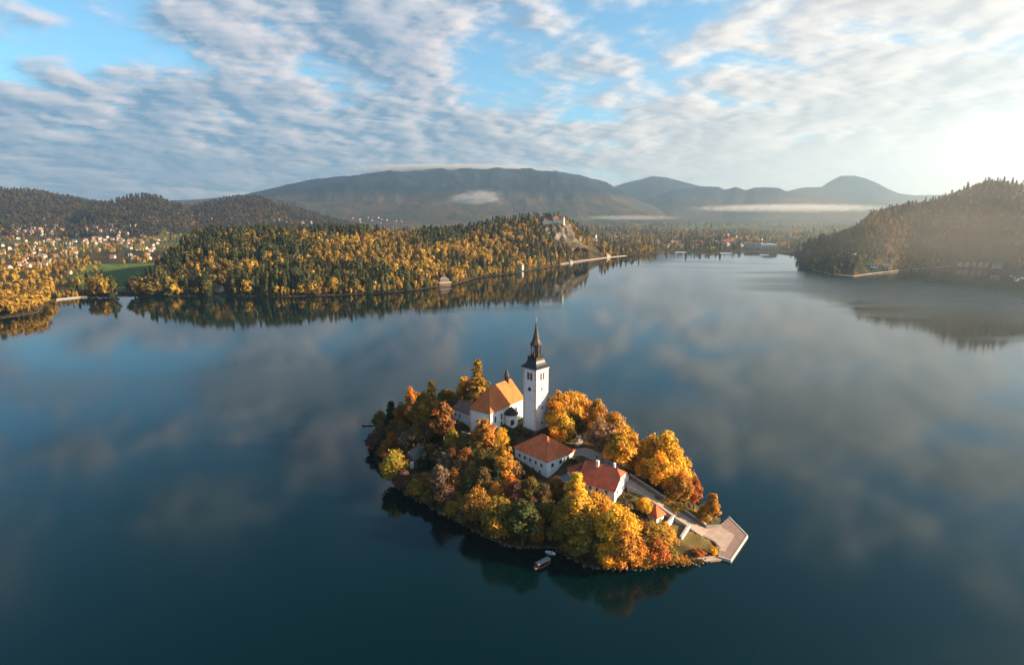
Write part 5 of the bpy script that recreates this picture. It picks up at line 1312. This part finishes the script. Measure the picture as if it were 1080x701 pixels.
for y_ in (-9, 9):
    for k in range(13): a = math.pi*k/12; vs.append((-13.6*math.cos(a), y_, 3.8+5*math.sin(a)))
mb.add(vs, [(k+1, k, 13+k, 14+k) for k in range(12)] + [tuple(range(13)), tuple(range(25, 12, -1)), (0, 12, 25, 13)]); mb.build('arched_roof', M['greyroof'], ar)
for k in range(5): MB().box(-11+k*4.5, -8+k*4.5, -8.08, -7.9, -.5, 3.2).build('door', M['dark'], ar)
bo = hull(8, 2.6, .8, .35).mesh('hull', M['boatwhite'])
for k, (px, py) in enumerate(((1066, 291.5), (1070, 293), (1074, 294.5), (1078, 293.5), (1072, 296))):
    p = at(px, py, 0); o = empty('moored_boat', (p.x, p.y, -.1), R(20+k*23), ('white motor boat moored nearest the arched hall', 'white motor boat moored second from the arched hall', 'white motor boat moored in the middle of the right edge group', 'white motor boat moored at the very edge of the picture', 'white motor boat lying farthest from the shore at the right edge')[k], 'boat', 'boats moored by the arched hall')
    h_ = bpy.data.objects.new('hull', bo); C.objects.link(h_); h_.parent = o
    MB().box(-1.2, 1.4, -.8, .8, .55, 1.7).build('cabin', M['boatwhite'], o)
# lakeside walks: strips of pale gravel a little above the water
def shore_strip(name, px0, px1, d, wd, label):
    mb = MB(); a0, a1 = az_of(px0), az_of(px1); n = 70; vs = []
    for i in range(n+1):
        a = a0+(a1-a0)*i/n; r0 = float(shore_r(a))+d
        zz = max(float(ground_z(a, r0)), float(ground_z(a, r0+wd)))+.25
        vs += [(r0*math.sin(a), r0*math.cos(a), zz-1.2), (r0*math.sin(a), r0*math.cos(a), zz), ((r0+wd)*math.sin(a), (r0+wd)*math.cos(a), zz+.3)]
    mb.add(vs, [(3*i+k+1, 3*i+k, 3*i+k+3, 3*i+k+4) for i in range(n) for k in range(2)]); tag(mb.build(name, M['path']), label, 'path', kind='structure')
shore_strip('lakeside_path', 862, 1010, 2.5, 4, 'pale lakeside path at the foot of the right hill')
shore_strip('lakeside_promenade', 592, 662, 2.0, 6, 'bright lakeside promenade under the castle rock')
shore_strip('beach', 46, 80, .5, 9, 'pale beach beside the wooded point')

# ------------------------------------------------------------------ low mist in the valley
def mist(name, px, py, dist, lx, ly, lz, dens, label, seed, rz=0.0, scale=2.2, tilt=0.0, mcol=(1, .97, .94, 1), g_an=.2):
    """a soft bank of mist: a closed box whose density falls to nothing before its faces"""
    az = az_of(px, py); z = CAM_H+el_of(px, py)*dist
    m = bpy.data.materials.new('mist_'+str(seed)); m.use_nodes = True; t = NT(m.node_tree)
    g = t.n('ShaderNodeTexCoord').outputs['Generated']
    c = t.vmath('SUBTRACT', t.vmath('MULTIPLY', g, (2, 2, 2)).outputs[0], (1, 1, 1)).outputs[0]
    ln = t.vmath('LENGTH', c, (0, 0, 0)).outputs['Value']
    nz = t.noise(t.mapping(c, (lx/lz*.35, ly/lz*.35, 1.0), (seed*3.7, seed*1.3, 0)), scale, 6, .6)
    f = t.smooth(t.math('ADD', t.math('SUBTRACT', 1.0, ln), t.math('MULTIPLY', t.math('SUBTRACT', nz, .5), 2.1)), -.05, 1.05)
    f = t.math('MULTIPLY', t.math('MULTIPLY', f, 1.5), t.smooth(ln, 1.0, .5))
    vo = t.n('ShaderNodeVolumePrincipled', {'Color': mcol, 'Density': t.math('MULTIPLY', f, dens), 'Anisotropy': g_an}); t.n('ShaderNodeOutputMaterial', {'Volume': vo.outputs[0]})
    o = MB().box(-lx, lx, -ly, ly, -lz, lz).build(name, m); o.location = (dist*math.sin(az), dist*math.cos(az), z); o.rotation_euler = (0, tilt, -az+rz); tag(o, label, 'mist', kind='stuff')
mist('mist_bank', 832, 219.5, 6500, 1250, 300, 58, 4.0e-3, 'bright bank of mist lying in the valley under the right mountains', 2)
mist('mist_wisp', 499, 212, 6600, 460, 160, 150, 6.5e-3, 'torn wisp of cloud on the flank of the blue mountain', 5, scale=4.5, tilt=R(-9))
mist('mist_wisp', 466, 223, 6400, 170, 100, 150, 2.2e-3, 'faint wisp of mist below the torn cloud on the blue mountain', 9)
mist('mist_layer', 668, 229.5, 5600, 620, 200, 34, 1.8e-3, 'thin bright streak of mist over the plain right of the castle', 12)
mist('mist_layer', 745, 216, 9300, 2600, 500, 210, 5e-4, 'broad pale layer of mist at the foot of the right mountains', 14)
mist('hill_glow_mist', 1020, 236, 1420, 800, 260, 190, 3.8e-4, 'morning mist in front of the right hill, sun warmth put into its colour', 17, mcol=(1, .87, .72, 1), g_an=.25)  # extra mist volume with warm sun glow put into its colour
mist('mist_layer', 480, 178.5, 8300, 1900, 420, 95, 8.0e-3, 'flat bank of low cloud lying on the top of the blue mountain', 21, g_an=.3)
print('objects', len(bpy.data.objects), 'far trees', len(P_))
